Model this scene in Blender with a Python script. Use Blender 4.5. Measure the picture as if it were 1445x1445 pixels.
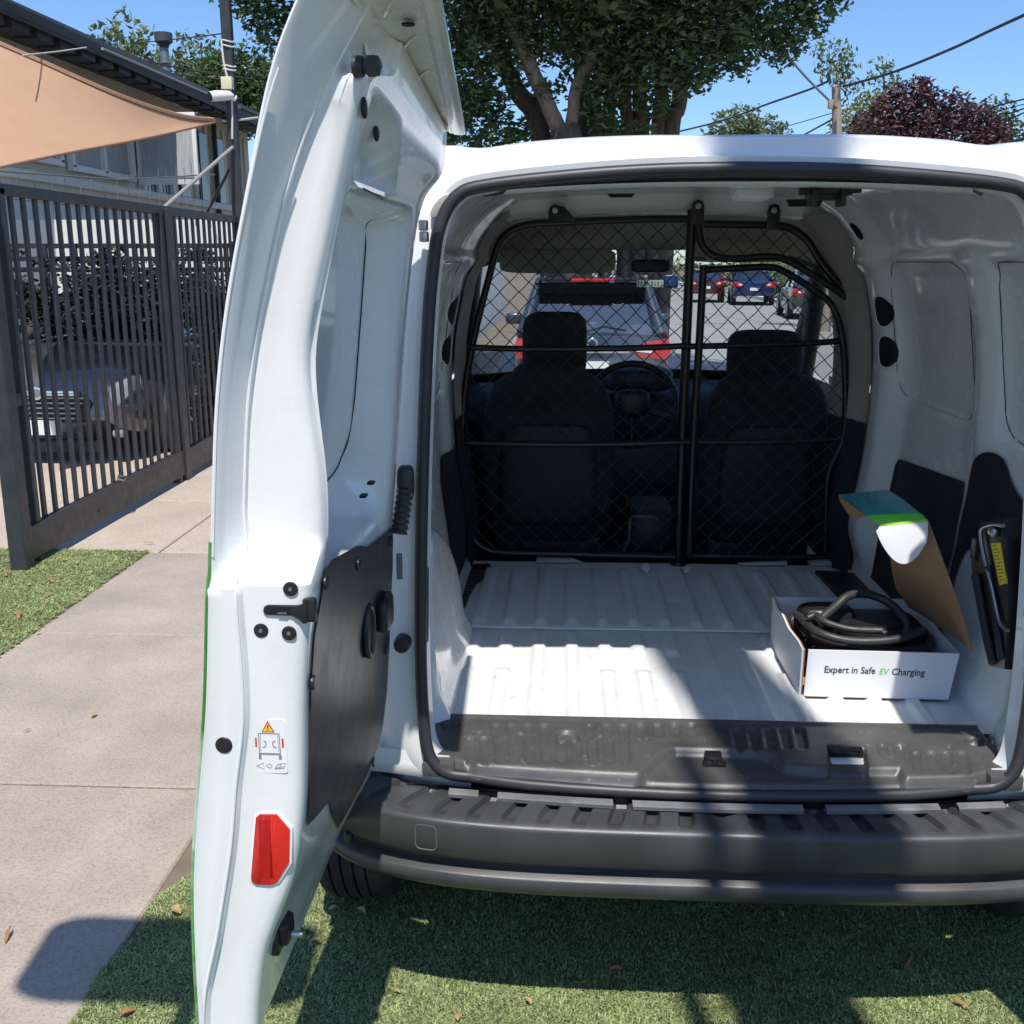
import bpy, bmesh, math, random
import numpy as np
from mathutils import Vector, Matrix, noise as mnoise

# ---------------------------------------------------------------- clear
for _o in list(bpy.data.objects):
    bpy.data.objects.remove(_o, do_unlink=True)
random.seed(7)
RNG = np.random.default_rng(11)
scene = bpy.context.scene
COL = scene.collection
R = math.radians

# ---------------------------------------------------------------- camera (metres; X right, Y along the street, Z up)
CAM_H = 1.65
FPX, CPX = 1450.0, 722.5
PITCH = R(13.664)
YAW = R(2.858)
cd = bpy.data.cameras.new('camera')
cam = bpy.data.objects.new('camera', cd)
COL.objects.link(cam)
cd.sensor_width = 36.0
cd.lens = 36.0 * FPX / 1445.0
cd.clip_start = 0.05
cd.clip_end = 4000.0
cam.location = (0, 0, CAM_H)
cam.rotation_euler = (math.pi / 2 - PITCH, 0, YAW)
scene.camera = cam

# ---------------------------------------------------------------- daylight
SUN_EL, SUN_AZ = R(62.5), R(175.0)      # sun stands behind the camera, a little to the right
world = bpy.data.worlds.new('World')
scene.world = world
world.use_nodes = True
wn = world.node_tree
bg = wn.nodes['Background']
sky = wn.nodes.new('ShaderNodeTexSky')
sky.sky_type = 'NISHITA'
sky.sun_disc = False
sky.sun_elevation = SUN_EL
sky.sun_rotation = SUN_AZ
sky.altitude = 0
sky.air_density = 1.0
sky.dust_density = 0.3
sky.ozone_density = 10.0
wn.links.new(sky.outputs[0], bg.inputs[0])
bg.inputs[1].default_value = 0.125
sd = bpy.data.lights.new('sun', 'SUN')
sd.energy = 4.0
sd.angle = R(0.53)
sd.color = (1.0, 0.955, 0.88)
sun = bpy.data.objects.new('sun', sd)
COL.objects.link(sun)
_to_sun = Vector((math.sin(SUN_AZ) * math.cos(SUN_EL), math.cos(SUN_AZ) * math.cos(SUN_EL), math.sin(SUN_EL)))
sun.rotation_euler = (-_to_sun).to_track_quat('-Z', 'Y').to_euler()
sun.location = (0, -4, 12)

scene.view_settings.view_transform = 'Standard'
scene.view_settings.look = 'None'
scene.view_settings.gamma = 1.0
scene.view_settings.exposure = 0.45
scene.view_settings.use_curve_mapping = False
scene.cycles.use_denoising = True
scene.cycles.max_bounces = 10
scene.cycles.diffuse_bounces = 5
scene.cycles.glossy_bounces = 4
scene.cycles.transmission_bounces = 8
scene.cycles.transparent_max_bounces = 16
scene.cycles.caustics_reflective = False
scene.cycles.caustics_refractive = False
scene.cycles.sample_clamp_indirect = 6.0

# ---------------------------------------------------------------- survey helper: measured sight lines meet a known plane
_cp, _sp, _cy, _sy = math.cos(PITCH), math.sin(PITCH), math.cos(YAW), math.sin(YAW)
def _ray(u, v):
    a = (u - CPX) / FPX; b = (v - CPX) / FPX
    x = a; y = _cp - b * _sp; z = -_sp - b * _cp
    return (x * _cy - y * _sy, x * _sy + y * _cy, z)
def onY(u, v, Y):
    r = _ray(u, v); t = Y / r[1]; return Vector((r[0] * t, Y, CAM_H + r[2] * t))
def onX(u, v, X):
    r = _ray(u, v); t = X / r[0]; return Vector((X, r[1] * t, CAM_H + r[2] * t))
def onZ(u, v, Z):
    r = _ray(u, v); t = (Z - CAM_H) / r[2]; return Vector((r[0] * t, r[1] * t, Z))

# ---------------------------------------------------------------- materials
MATS = {}
def mat(name, col=(0.5, 0.5, 0.5), rough=0.5, metal=0.0, spec=0.5, coat=0.0, coat_r=0.05, var=0.0, var_scale=8.0,
        bump=0.0, bump_scale=60.0, rough_var=0.0, col2=None, col2_scale=5.0, col2_lo=0.45, col2_hi=0.6, island=0.0,
        transl=0.0, trans=0.0, emit=None, speck=None, detail=4.0, stretch=None):
    if name in MATS:
        return MATS[name]
    m = bpy.data.materials.new(name)
    m.use_nodes = True
    nt = m.node_tree
    p = nt.nodes['Principled BSDF']
    p.inputs['Roughness'].default_value = rough
    p.inputs['Metallic'].default_value = metal
    p.inputs['Specular IOR Level'].default_value = spec
    p.inputs['Coat Weight'].default_value = coat
    p.inputs['Coat Roughness'].default_value = coat_r
    if trans:
        p.inputs['Transmission Weight'].default_value = trans
    if emit:
        p.inputs['Emission Color'].default_value = (*emit[:3], 1)
        p.inputs['Emission Strength'].default_value = emit[3]
    tc = nt.nodes.new('ShaderNodeTexCoord')
    vec = tc.outputs['Object']
    if stretch:
        mp = nt.nodes.new('ShaderNodeMapping')
        mp.inputs['Scale'].default_value = stretch
        nt.links.new(vec, mp.inputs['Vector']); vec = mp.outputs['Vector']
    def nz(scale, det=4.0, rgh=0.6):
        n = nt.nodes.new('ShaderNodeTexNoise')
        n.inputs['Scale'].default_value = scale
        n.inputs['Detail'].default_value = det
        n.inputs['Roughness'].default_value = rgh
        nt.links.new(vec, n.inputs['Vector'])
        return n.outputs['Fac']
    def ramp(src, lo, hi, a, b):
        r = nt.nodes.new('ShaderNodeMapRange')
        r.inputs['From Min'].default_value = lo; r.inputs['From Max'].default_value = hi
        r.inputs['To Min'].default_value = a; r.inputs['To Max'].default_value = b
        nt.links.new(src, r.inputs['Value'])
        return r.outputs['Result']
    def mix(fac, a, b, mode='MIX'):
        x = nt.nodes.new('ShaderNodeMix'); x.data_type = 'RGBA'; x.blend_type = mode
        if isinstance(fac, float): x.inputs['Factor'].default_value = fac
        else: nt.links.new(fac, x.inputs['Factor'])
        for s, val in (('A', a), ('B', b)):
            sock = [i for i in x.inputs if i.name == s and i.type == 'RGBA'][0]
            if isinstance(val, tuple): sock.default_value = (*val[:3], 1)
            else: nt.links.new(val, sock)
        return [o for o in x.outputs if o.type == 'RGBA'][0]
    c = tuple(col)
    cur = c
    if col2 is not None:
        cur = mix(ramp(nz(col2_scale, detail), col2_lo, col2_hi, 0, 1), cur, tuple(col2))
    if speck is not None:           # (colour, scale, threshold)
        v = nt.nodes.new('ShaderNodeTexVoronoi'); v.inputs['Scale'].default_value = speck[1]
        nt.links.new(vec, v.inputs['Vector'])
        cur = mix(ramp(v.outputs['Distance'], speck[2], speck[2] * 0.6, 0, 1), cur, tuple(speck[0]))
    if var:
        k = ramp(nz(var_scale, detail), 0.3, 0.7, 1 - var, 1 + var)
        x = nt.nodes.new('ShaderNodeVectorMath'); x.operation = 'SCALE'
        if isinstance(cur, tuple): x.inputs[0].default_value = cur[:3]
        else: nt.links.new(cur, x.inputs[0])
        nt.links.new(k, x.inputs['Scale']); cur = x.outputs[0]
    if island:
        g = nt.nodes.new('ShaderNodeNewGeometry')
        k = ramp(g.outputs['Random Per Island'], 0, 1, 1 - island, 1 + island)
        x = nt.nodes.new('ShaderNodeVectorMath'); x.operation = 'SCALE'
        if isinstance(cur, tuple): x.inputs[0].default_value = cur[:3]
        else: nt.links.new(cur, x.inputs[0])
        nt.links.new(k, x.inputs['Scale']); cur = x.outputs[0]
    if isinstance(cur, tuple): p.inputs['Base Color'].default_value = (*cur[:3], 1)
    else: nt.links.new(cur, p.inputs['Base Color'])
    if rough_var:
        nt.links.new(ramp(nz(var_scale * 1.7, 5), 0.3, 0.7, rough - rough_var, rough + rough_var), p.inputs['Roughness'])
    if bump:
        b = nt.nodes.new('ShaderNodeBump'); b.inputs['Strength'].default_value = bump; b.inputs['Distance'].default_value = 0.004
        nt.links.new(nz(bump_scale, 5), b.inputs['Height']); nt.links.new(b.outputs[0], p.inputs['Normal'])
    if transl:
        t = nt.nodes.new('ShaderNodeBsdfTranslucent')
        if isinstance(cur, tuple): t.inputs[0].default_value = (*cur[:3], 1)
        else: nt.links.new(cur, t.inputs[0])
        ms = nt.nodes.new('ShaderNodeMixShader'); ms.inputs[0].default_value = transl
        nt.links.new(p.outputs[0], ms.inputs[1]); nt.links.new(t.outputs[0], ms.inputs[2])
        nt.links.new(ms.outputs[0], nt.nodes['Material Output'].inputs[0])
    MATS[name] = m
    return m

def glass_mat(name, tint=(0.8, 0.86, 0.84), refl=0.1):
    if name in MATS: return MATS[name]
    m = bpy.data.materials.new(name); m.use_nodes = True
    nt = m.node_tree
    nt.nodes.remove(nt.nodes['Principled BSDF'])
    t = nt.nodes.new('ShaderNodeBsdfTransparent'); t.inputs[0].default_value = (*tint, 1)
    g = nt.nodes.new('ShaderNodeBsdfGlossy'); g.inputs['Roughness'].default_value = 0.02
    f = nt.nodes.new('ShaderNodeFresnel'); f.inputs[0].default_value = 1.45
    ad = nt.nodes.new('ShaderNodeMath'); ad.operation = 'ADD'; ad.inputs[1].default_value = refl; ad.use_clamp = True
    ms = nt.nodes.new('ShaderNodeMixShader')
    nt.links.new(f.outputs[0], ad.inputs[0]); nt.links.new(ad.outputs[0], ms.inputs[0])
    nt.links.new(t.outputs[0], ms.inputs[1]); nt.links.new(g.outputs[0], ms.inputs[2])
    nt.links.new(ms.outputs[0], nt.nodes['Material Output'].inputs[0])
    MATS[name] = m
    return m

M_white = mat('white_paint', (0.80, 0.80, 0.79), 0.26, coat=0.7, coat_r=0.05, var=0.03, var_scale=5, rough_var=0.08, col2=(0.74, 0.73, 0.71), col2_scale=9, col2_lo=0.55, col2_hi=0.85)
M_white_in = mat('white_paint_inside', (0.78, 0.805, 0.805), 0.24, coat=0.7, coat_r=0.06, var=0.04, var_scale=7, rough_var=0.08)
M_floor_paint = mat('worn_floor_paint', (0.735, 0.745, 0.75), 0.38, coat=0.35, coat_r=0.18, var=0.06, var_scale=9, rough_var=0.1,
                    col2=(0.50, 0.47, 0.42), col2_scale=26, col2_lo=0.63, col2_hi=0.75, speck=((0.10, 0.085, 0.07), 38, 0.055))
M_bumper = mat('bumper_plastic', (0.048, 0.049, 0.052), 0.36, var=0.25, var_scale=6, bump=0.12, bump_scale=900, rough_var=0.08,
               col2=(0.085, 0.080, 0.072), col2_scale=7, col2_lo=0.58, col2_hi=0.8, stretch=(1, 1, 0.3))
M_sill = mat('sill_plastic', (0.078, 0.076, 0.074), 0.36, var=0.2, var_scale=12, bump=0.15, bump_scale=700, rough_var=0.1,
             col2=(0.26, 0.25, 0.235), col2_scale=46, col2_lo=0.64, col2_hi=0.80)
M_rubber = mat('black_rubber', (0.032, 0.032, 0.035), 0.45, var=0.2, var_scale=20, bump=0.05, bump_scale=400)
M_black = mat('black_plastic', (0.014, 0.014, 0.016), 0.38, var=0.15, var_scale=15)
M_hole = mat('dark_hole', (0.004, 0.004, 0.005), 0.6)
M_liner = mat('door_liner_board', (0.030, 0.032, 0.036), 0.36, var=0.12, var_scale=9, rough_var=0.06, bump=0.06, bump_scale=500)
M_trim_beige = mat('beige_pillar_trim', (0.34, 0.315, 0.28), 0.7, var=0.06, bump=0.1, bump_scale=300)
M_headliner = mat('headliner_fabric', (0.38, 0.37, 0.35), 0.9, var=0.06, bump=0.2, bump_scale=400)
M_trim_dark = mat('dark_cabin_trim', (0.022, 0.024, 0.028), 0.55, var=0.15, bump=0.1, bump_scale=400)
M_seat = mat('black_seat_cloth', (0.026, 0.026, 0.029), 0.85, var=0.3, var_scale=30, bump=0.3, bump_scale=500)
M_tube = mat('black_powder_coat', (0.010, 0.010, 0.011), 0.30, var=0.15, var_scale=20)
M_mesh = mat('partition_wire', (0.050, 0.048, 0.045), 0.28, spec=0.7)
M_steel = mat('bare_steel', (0.45, 0.45, 0.46), 0.3, metal=1.0, var=0.1, var_scale=30)
M_dash = mat('dashboard_plastic', (0.022, 0.025, 0.034), 0.42, var=0.1, bump=0.1, bump_scale=500)
M_glass = glass_mat('windscreen_glass', (0.86, 0.91, 0.90), 0.015)
M_glass_car = glass_mat('tinted_car_glass', (0.72, 0.78, 0.82), 0.32)
M_tyre = mat('tyre_rubber', (0.022, 0.022, 0.022), 0.75, var=0.3, var_scale=14, col2=(0.05, 0.046, 0.04), col2_scale=9)
M_rim = mat('wheel_steel', (0.35, 0.35, 0.36), 0.35, metal=0.8)
M_red_lens = mat('red_lens', (0.50, 0.010, 0.010), 0.12, coat=0.8, var=0.1, var_scale=80)
M_clear_lens = mat('clear_lens', (0.75, 0.77, 0.78), 0.1, coat=0.8)
M_chrome = mat('chrome', (0.75, 0.76, 0.78), 0.12, metal=1.0)
M_cardboard = mat('brown_cardboard', (0.36, 0.215, 0.115), 0.8, var=0.08, var_scale=20, bump=0.1, bump_scale=200, col2=(0.30, 0.175, 0.09), col2_scale=3)
M_box_white = mat('printed_white_card', (0.77, 0.77, 0.79), 0.45, var=0.02, var_scale=10)
M_box_teal = mat('printed_teal_card', (0.004, 0.33, 0.40), 0.32, coat=0.4, var=0.12, var_scale=12)
M_box_green = mat('printed_green_card', (0.13, 0.66, 0.06), 0.32, coat=0.4)
M_lime = mat('lime_card', (0.45, 0.78, 0.05), 0.35, coat=0.3)
M_ink = mat('dark_ink', (0.035, 0.037, 0.045), 0.5)
M_cable = mat('black_cable_sheath', (0.035, 0.034, 0.034), 0.48, var=0.25, var_scale=30, rough_var=0.08)
M_paper = mat('white_paper', (0.75, 0.75, 0.75), 0.8)
M_yellow = mat('yellow_label', (0.80, 0.60, 0.02), 0.5)
M_orange = mat('warning_orange', (0.85, 0.42, 0.02), 0.5)
M_red = mat('red_ink', (0.62, 0.02, 0.02), 0.5)
M_grey_ink = mat('grey_ink', (0.22, 0.22, 0.23), 0.5)
M_green_film = mat('green_edge_film', (0.07, 0.30, 0.06), 0.3, coat=0.5, var=0.4, var_scale=9, col2=(0.45, 0.55, 0.40), col2_scale=5, col2_lo=0.5, col2_hi=0.6)

M_concrete = mat('pavement_concrete', (0.375, 0.315, 0.265), 0.92, var=0.22, var_scale=1.6, bump=0.9, bump_scale=95,
                 col2=(0.30, 0.245, 0.20), col2_scale=120, col2_lo=0.49, col2_hi=0.62, speck=((0.13, 0.105, 0.085), 120, 0.17), detail=8)
M_driveway = mat('driveway_concrete', (0.45, 0.37, 0.30), 0.92, var=0.13, var_scale=1.4, bump=0.4, bump_scale=60,
                 col2=(0.32, 0.27, 0.235), col2_scale=70, col2_lo=0.5, col2_hi=0.65, detail=6)
M_joint = mat('joint_dirt', (0.10, 0.085, 0.07), 0.95, var=0.3, var_scale=30)
M_soil = mat('dry_soil', (0.16, 0.125, 0.09), 0.95, var=0.25, var_scale=3)
M_asphalt = mat('worn_asphalt', (0.27, 0.265, 0.25), 0.9, var=0.12, var_scale=1.2, bump=0.3, bump_scale=80, speck=((0.15, 0.15, 0.145), 60, 0.25))
M_turf_base = mat('turf_backing', (0.10, 0.135, 0.065), 0.95, var=0.3, var_scale=40)
M_turf = mat('turf_fibre', (0.300, 0.355, 0.150), 0.6, spec=0.35, island=0.55, var=0.22, var_scale=3.0, transl=0.25)
M_thatch = mat('turf_thatch', (0.30, 0.25, 0.13), 0.8, island=0.3, transl=0.2)
M_dry_leaf = mat('dry_leaf', (0.40, 0.185, 0.085), 0.75, var=0.3, var_scale=60, transl=0.2)
M_dry_leaf2 = mat('dry_straw_leaf', (0.46, 0.33, 0.15), 0.75, var=0.3, var_scale=60, transl=0.2)
M_gate = mat('anthracite_gate_paint', (0.034, 0.035, 0.040), 0.45, var=0.2, var_scale=8, rough_var=0.1, col2=(0.06, 0.058, 0.055), col2_scale=20, col2_lo=0.6, col2_hi=0.8)
M_galv = mat('galvanised_wire', (0.20, 0.21, 0.20), 0.5, metal=0.4)
M_sail = mat('tan_shade_cloth', (0.55, 0.335, 0.215), 0.85, var=0.05, var_scale=3, bump=0.25, bump_scale=500, transl=0.35)
M_sail_hem = mat('sail_hem', (0.28, 0.16, 0.10), 0.8)
M_wall_house = mat('cream_house_wall', (0.64, 0.59, 0.46), 0.85, var=0.06, var_scale=1.5, bump=0.15, bump_scale=80)
M_wall_white = mat('whitewashed_wall', (0.66, 0.65, 0.60), 0.85, var=0.06, var_scale=1.5, bump=0.15, bump_scale=80)
M_wall_grey = mat('pale_grey_cladding', (0.60, 0.61, 0.60), 0.75, var=0.05)
M_roof = mat('charcoal_roofing', (0.030, 0.030, 0.033), 0.6, var=0.25, var_scale=4)
M_frame_white = mat('white_window_frame', (0.74, 0.74, 0.73), 0.5, var=0.04)
M_pane = mat('dark_window_pane', (0.035, 0.04, 0.045), 0.06, spec=0.7)
M_curtain = mat('pale_curtain', (0.42, 0.43, 0.43), 0.9, var=0.15, var_scale=6, stretch=(4, 4, 0.5))
M_wood = mat('weathered_wood', (0.30, 0.25, 0.20), 0.85, var=0.25, var_scale=9, stretch=(4, 4, 0.5), bump=0.4, bump_scale=40)
M_bark = mat('tree_bark', (0.115, 0.082, 0.060), 0.92, var=0.35, var_scale=8, bump=0.9, bump_scale=30, stretch=(2, 2, 0.6))
M_bark_pale = mat('pale_limb_bark', (0.26, 0.185, 0.135), 0.92, var=0.3, var_scale=9, bump=0.7, bump_scale=35, stretch=(2, 2, 0.6))
M_leaf_dark = mat('dark_green_leaf', (0.100, 0.155, 0.055), 0.42, spec=0.5, island=0.55, transl=0.35)
M_leaf_mid = mat('mid_green_leaf', (0.085, 0.135, 0.045), 0.5, island=0.45, transl=0.35)
M_leaf_pale = mat('pale_green_leaf', (0.16, 0.20, 0.085), 0.55, island=0.4, transl=0.4)
M_leaf_purple = mat('purple_leaf', (0.100, 0.046, 0.050), 0.5, island=0.55, transl=0.3)
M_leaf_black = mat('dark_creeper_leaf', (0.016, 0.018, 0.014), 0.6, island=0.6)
M_wire = mat('cable_black', (0.02, 0.02, 0.022), 0.6)

# ---------------------------------------------------------------- object helpers
WLOC = {}
def link(o):
    COL.objects.link(o); return o
def tag(o, label=None, cat=None, group=None, kind=None):
    if label: o['label'] = label
    if cat: o['category'] = cat
    if group: o['group'] = group
    if kind: o['kind'] = kind
    return o
def thing(name, label, cat, loc=(0, 0, 0), group=None):
    o = bpy.data.objects.new(name, None); link(o)
    o.location = loc; o.empty_display_size = 0.2
    WLOC[o.name] = Vector(loc)
    return tag(o, label, cat, group)
def wloc(o):
    return WLOC.get(o.name, Vector((0, 0, 0)))
def mesh_obj(name, verts, faces, m, parent=None, smooth=True, sharp=None, local=False):
    me = bpy.data.meshes.new(name)
    me.from_pydata([tuple(v) for v in verts], [], [tuple(f) for f in faces])
    me.update()
    return finish(name, me, m, parent, smooth, sharp, local)
def finish(name, me, m, parent=None, smooth=True, sharp=None, local=False):
    mm = m if isinstance(m, (list, tuple)) else [m]
    for q in mm: me.materials.append(q)
    if len(me.polygons):
        me.polygons.foreach_set('use_smooth', [bool(smooth)] * len(me.polygons))
        if smooth and sharp is not None:
            me.set_sharp_from_angle(angle=R(sharp))
    o = bpy.data.objects.new(name, me); link(o)
    if parent is not None:
        o.parent = parent
        if local: WLOC[o.name] = wloc(parent).copy()
        else:
            o.location = -wloc(parent)          # vertices are given in world metres
    return o
def bm_obj(name, bm, m, parent=None, smooth=True, sharp=35, local=False):
    me = bpy.data.meshes.new(name)
    bmesh.ops.recalc_face_normals(bm, faces=bm.faces)
    bm.to_mesh(me); bm.free()
    return finish(name, me, m, parent, smooth, sharp, local)

def add_box(bm, c, s, rz=0.0, bev=0.0, seg=2, rot=None):
    r = bmesh.ops.create_cube(bm, size=1.0)
    vs = r['verts']
    bmesh.ops.scale(bm, vec=Vector(s), verts=vs)
    if bev > 0:
        es = list({e for v in vs for e in v.link_edges})
        br = bmesh.ops.bevel(bm, geom=es, offset=bev, segments=seg, affect='EDGES', profile=0.6)
        vs = list({v for f in br['faces'] for v in f.verts} | {v for v in vs if v.is_valid})
    if rot is not None: bmesh.ops.rotate(bm, cent=(0, 0, 0), matrix=rot, verts=vs)
    elif rz: bmesh.ops.rotate(bm, cent=(0, 0, 0), matrix=Matrix.Rotation(rz, 3, 'Z'), verts=vs)
    bmesh.ops.translate(bm, vec=Vector(c), verts=vs)
    return vs
def box(name, c, s, m, parent=None, bev=0.0, seg=2, rz=0.0, rot=None, local=False, sharp=35):
    bm = bmesh.new(); add_box(bm, c, s, rz, bev, seg, rot)
    return bm_obj(name, bm, m, parent, True, sharp, local)

def catmull(pts, n=6, closed=False):
    P = [Vector(p) for p in pts]
    L = len(P); out = []
    rng = range(L if closed else L - 1)
    for i in rng:
        p0 = P[(i - 1) % L] if (closed or i > 0) else P[0] * 2 - P[1]
        p1 = P[i]; p2 = P[(i + 1) % L]
        p3 = P[(i + 2) % L] if (closed or i + 2 < L) else P[-1] * 2 - P[-2]
        for k in range(n):
            t = k / n
            out.append(0.5 * ((2 * p1) + (p2 - p0) * t + (2 * p0 - 5 * p1 + 4 * p2 - p3) * t * t + (3 * p1 - p0 - 3 * p2 + p3) * t ** 3))
    if not closed: out.append(P[-1])
    return out
def tube_data(pts, r, seg=8, closed=False, cap=True):
    P = [Vector(p) for p in pts]; n = len(P)
    rr = r if isinstance(r, (list, tuple)) else [r] * n
    V, Fc = [], []
    up = None
    for i in range(n):
        if closed: t = P[(i + 1) % n] - P[i - 1]
        else: t = P[min(i + 1, n - 1)] - P[max(i - 1, 0)]
        if t.length < 1e-9: t = Vector((0, 0, 1))
        t.normalize()
        if up is None:
            up = Vector((0, 0, 1)) if abs(t.z) < 0.9 else Vector((0, 1, 0))
        a = up - t * up.dot(t)
        if a.length < 1e-6: a = Vector((1, 0, 0)) - t * t.x
        a.normalize(); up = a
        b = t.cross(a)
        for k in range(seg):
            w = 2 * math.pi * k / seg
            V.append(P[i] + (a * math.cos(w) + b * math.sin(w)) * rr[i])
    m = n if closed else n - 1
    for i in range(m):
        for k in range(seg):
            j = (i + 1) % n
            Fc.append((i * seg + k, i * seg + (k + 1) % seg, j * seg + (k + 1) % seg, j * seg + k))
    if cap and not closed:
        Fc.append(tuple(range(seg))[::-1]); Fc.append(tuple((n - 1) * seg + k for k in range(seg)))
    return V, Fc
class MB:
    def __init__(s): s.v = []; s.f = []
    def add(s, V, Fc):
        b = len(s.v); s.v += [tuple(x) for x in V]; s.f += [tuple(i + b for i in f) for f in Fc]; return s
    def tube(s, pts, r, seg=8, closed=False): return s.add(*tube_data(pts, r, seg, closed))
    def box(s, c, sz, rz=0.0):
        x, y, z = [q / 2 for q in sz]; ca, sa = math.cos(rz), math.sin(rz)
        V = []
        for dz in (-z, z):
            for dx, dy in ((-x, -y), (x, -y), (x, y), (-x, y)):
                V.append((c[0] + dx * ca - dy * sa, c[1] + dx * sa + dy * ca, c[2] + dz))
        return s.add(V, [(3, 2, 1, 0), (4, 5, 6, 7), (0, 1, 5, 4), (1, 2, 6, 5), (2, 3, 7, 6), (3, 0, 4, 7)])
    def quad(s, a, b, c, d): return s.add([a, b, c, d], [(0, 1, 2, 3)])
    def build(s, name, m, parent=None, smooth=True, sharp=40, local=False):
        return mesh_obj(name, s.v, s.f, m, parent, smooth, sharp, local)
def tube(name, pts, r, m, parent=None, seg=10, closed=False, smooth_n=0, local=False):
    if smooth_n: pts = catmull(pts, smooth_n, closed)
    V, Fc = tube_data(pts, r, seg, closed)
    return mesh_obj(name, V, Fc, m, parent, True, 50, local)
def grid_faces(nr, nc, wrap=False):
    f = []
    for i in range(nr - 1):
        for j in range(nc - 1):
            f.append((i * nc + j, i * nc + j + 1, (i + 1) * nc + j + 1, (i + 1) * nc + j))
        if wrap: f.append((i * nc + nc - 1, i * nc, (i + 1) * nc, (i + 1) * nc + nc - 1))
    return f
def loft(name, rows, m, parent=None, wrap=False, sharp=None, cap=False, flip=False, local=False):
    nr, nc = len(rows), len(rows[0])
    V = [p for r in rows for p in r]; Fc = grid_faces(nr, nc, wrap)
    if cap:
        Fc.append(tuple(range(nc))[::-1]); Fc.append(tuple((nr - 1) * nc + k for k in range(nc)))
    if flip: Fc = [f[::-1] for f in Fc]
    return mesh_obj(name, V, Fc, m, parent, True, sharp, local)
def superquad(name, c, r, e1, e2, m, parent=None, nu=20, nv=28, shape=None, local=False):
    """rounded block; e<1 gives a boxier solid. shape(p)->p bends the unit solid."""
    V, Fc = [], []
    def sp(w, e): return math.copysign(abs(w) ** e, w)
    for i in range(nu + 1):
        a = -math.pi / 2 + math.pi * i / nu
        for j in range(nv):
            b = 2 * math.pi * j / nv
            p = Vector((sp(math.cos(a), e1) * sp(math.cos(b), e2), sp(math.cos(a), e1) * sp(math.sin(b), e2), sp(math.sin(a), e1)))
            if shape: p = shape(p)
            V.append((c[0] + p.x * r[0], c[1] + p.y * r[1], c[2] + p.z * r[2]))
    Fc = grid_faces(nu + 1, nv, True)
    return mesh_obj(name, V, Fc, m, parent, True, None, local)
def prism(name, poly, axis, lo, hi, m, parent=None, sharp=30, bev=0.0, local=False):
    """polygon in the two other axes (ordered), extruded along axis between lo and hi"""
    bm = bmesh.new()
    def p3(a, b, w):
        return {'X': (w, a, b), 'Y': (a, w, b), 'Z': (a, b, w)}[axis]
    lo_v = [bm.verts.new(p3(a, b, lo)) for a, b in poly]
    hi_v = [bm.verts.new(p3(a, b, hi)) for a, b in poly]
    n = len(poly)
    bm.faces.new(lo_v); bm.faces.new(hi_v[::-1])
    for i in range(n):
        bm.faces.new((lo_v[i], lo_v[(i + 1) % n], hi_v[(i + 1) % n], hi_v[i]))
    bmesh.ops.recalc_face_normals(bm, faces=bm.faces)
    if bev:
        bmesh.ops.bevel(bm, geom=[e for e in bm.edges], offset=bev, segments=2, affect='EDGES', profile=0.6)
    return bm_obj(name, bm, m, parent, True, sharp, local)
def disc(name, c, n, r, th, m, parent=None, seg=20, dome=0.0, local=False):
    """round plug facing n"""
    n = Vector(n).normalized(); c = Vector(c)
    a = n.orthogonal().normalized(); b = n.cross(a)
    prof = [(1.0, 0.0), (1.0, 0.55), (0.93, 0.9), (0.8, 1.0), (0.5, 1.0 + dome * 0.5), (0.2, 1.0 + dome)]
    V, Fc = [], []
    for q, h in prof:
        for k in range(seg):
            w = 2 * math.pi * k / seg
            V.append(c + (a * math.cos(w) + b * math.sin(w)) * r * q + n * th * h)
    Fc = grid_faces(len(prof), seg, True); Fc.append(tuple((len(prof) - 1) * seg + k for k in range(seg)))
    return mesh_obj(name, V, Fc, m, parent, True, 40, local)
def pill(cx, cy, w, h, seg=8):
    """capsule / rounded outline in 2-D, taller than wide or wider than tall"""
    r = min(w, h) / 2; pts = []
    if h >= w:
        for k in range(seg + 1): a = math.pi * k / seg; pts.append((cx + r * math.cos(a), cy + h / 2 - r + r * math.sin(a)))
        for k in range(seg + 1): a = math.pi + math.pi * k / seg; pts.append((cx + r * math.cos(a), cy - h / 2 + r + r * math.sin(a)))
    else:
        for k in range(seg + 1): a = -math.pi / 2 + math.pi * k / seg; pts.append((cx + w / 2 - r + r * math.cos(a), cy + r * math.sin(a)))
        for k in range(seg + 1): a = math.pi / 2 + math.pi * k / seg; pts.append((cx - w / 2 + r + r * math.cos(a), cy + r * math.sin(a)))
    return pts
def rrect(cx, cy, w, h, r, seg=5):
    pts = []
    for sx, sy, a0 in ((1, 1, 0), (-1, 1, 90), (-1, -1, 180), (1, -1, 270)):
        for k in range(seg + 1):
            a = R(a0 + 90 * k / seg)
            pts.append((cx + sx * (w / 2 - r) + r * math.cos(a), cy + sy * (h / 2 - r) + r * math.sin(a)))
    return pts
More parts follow.
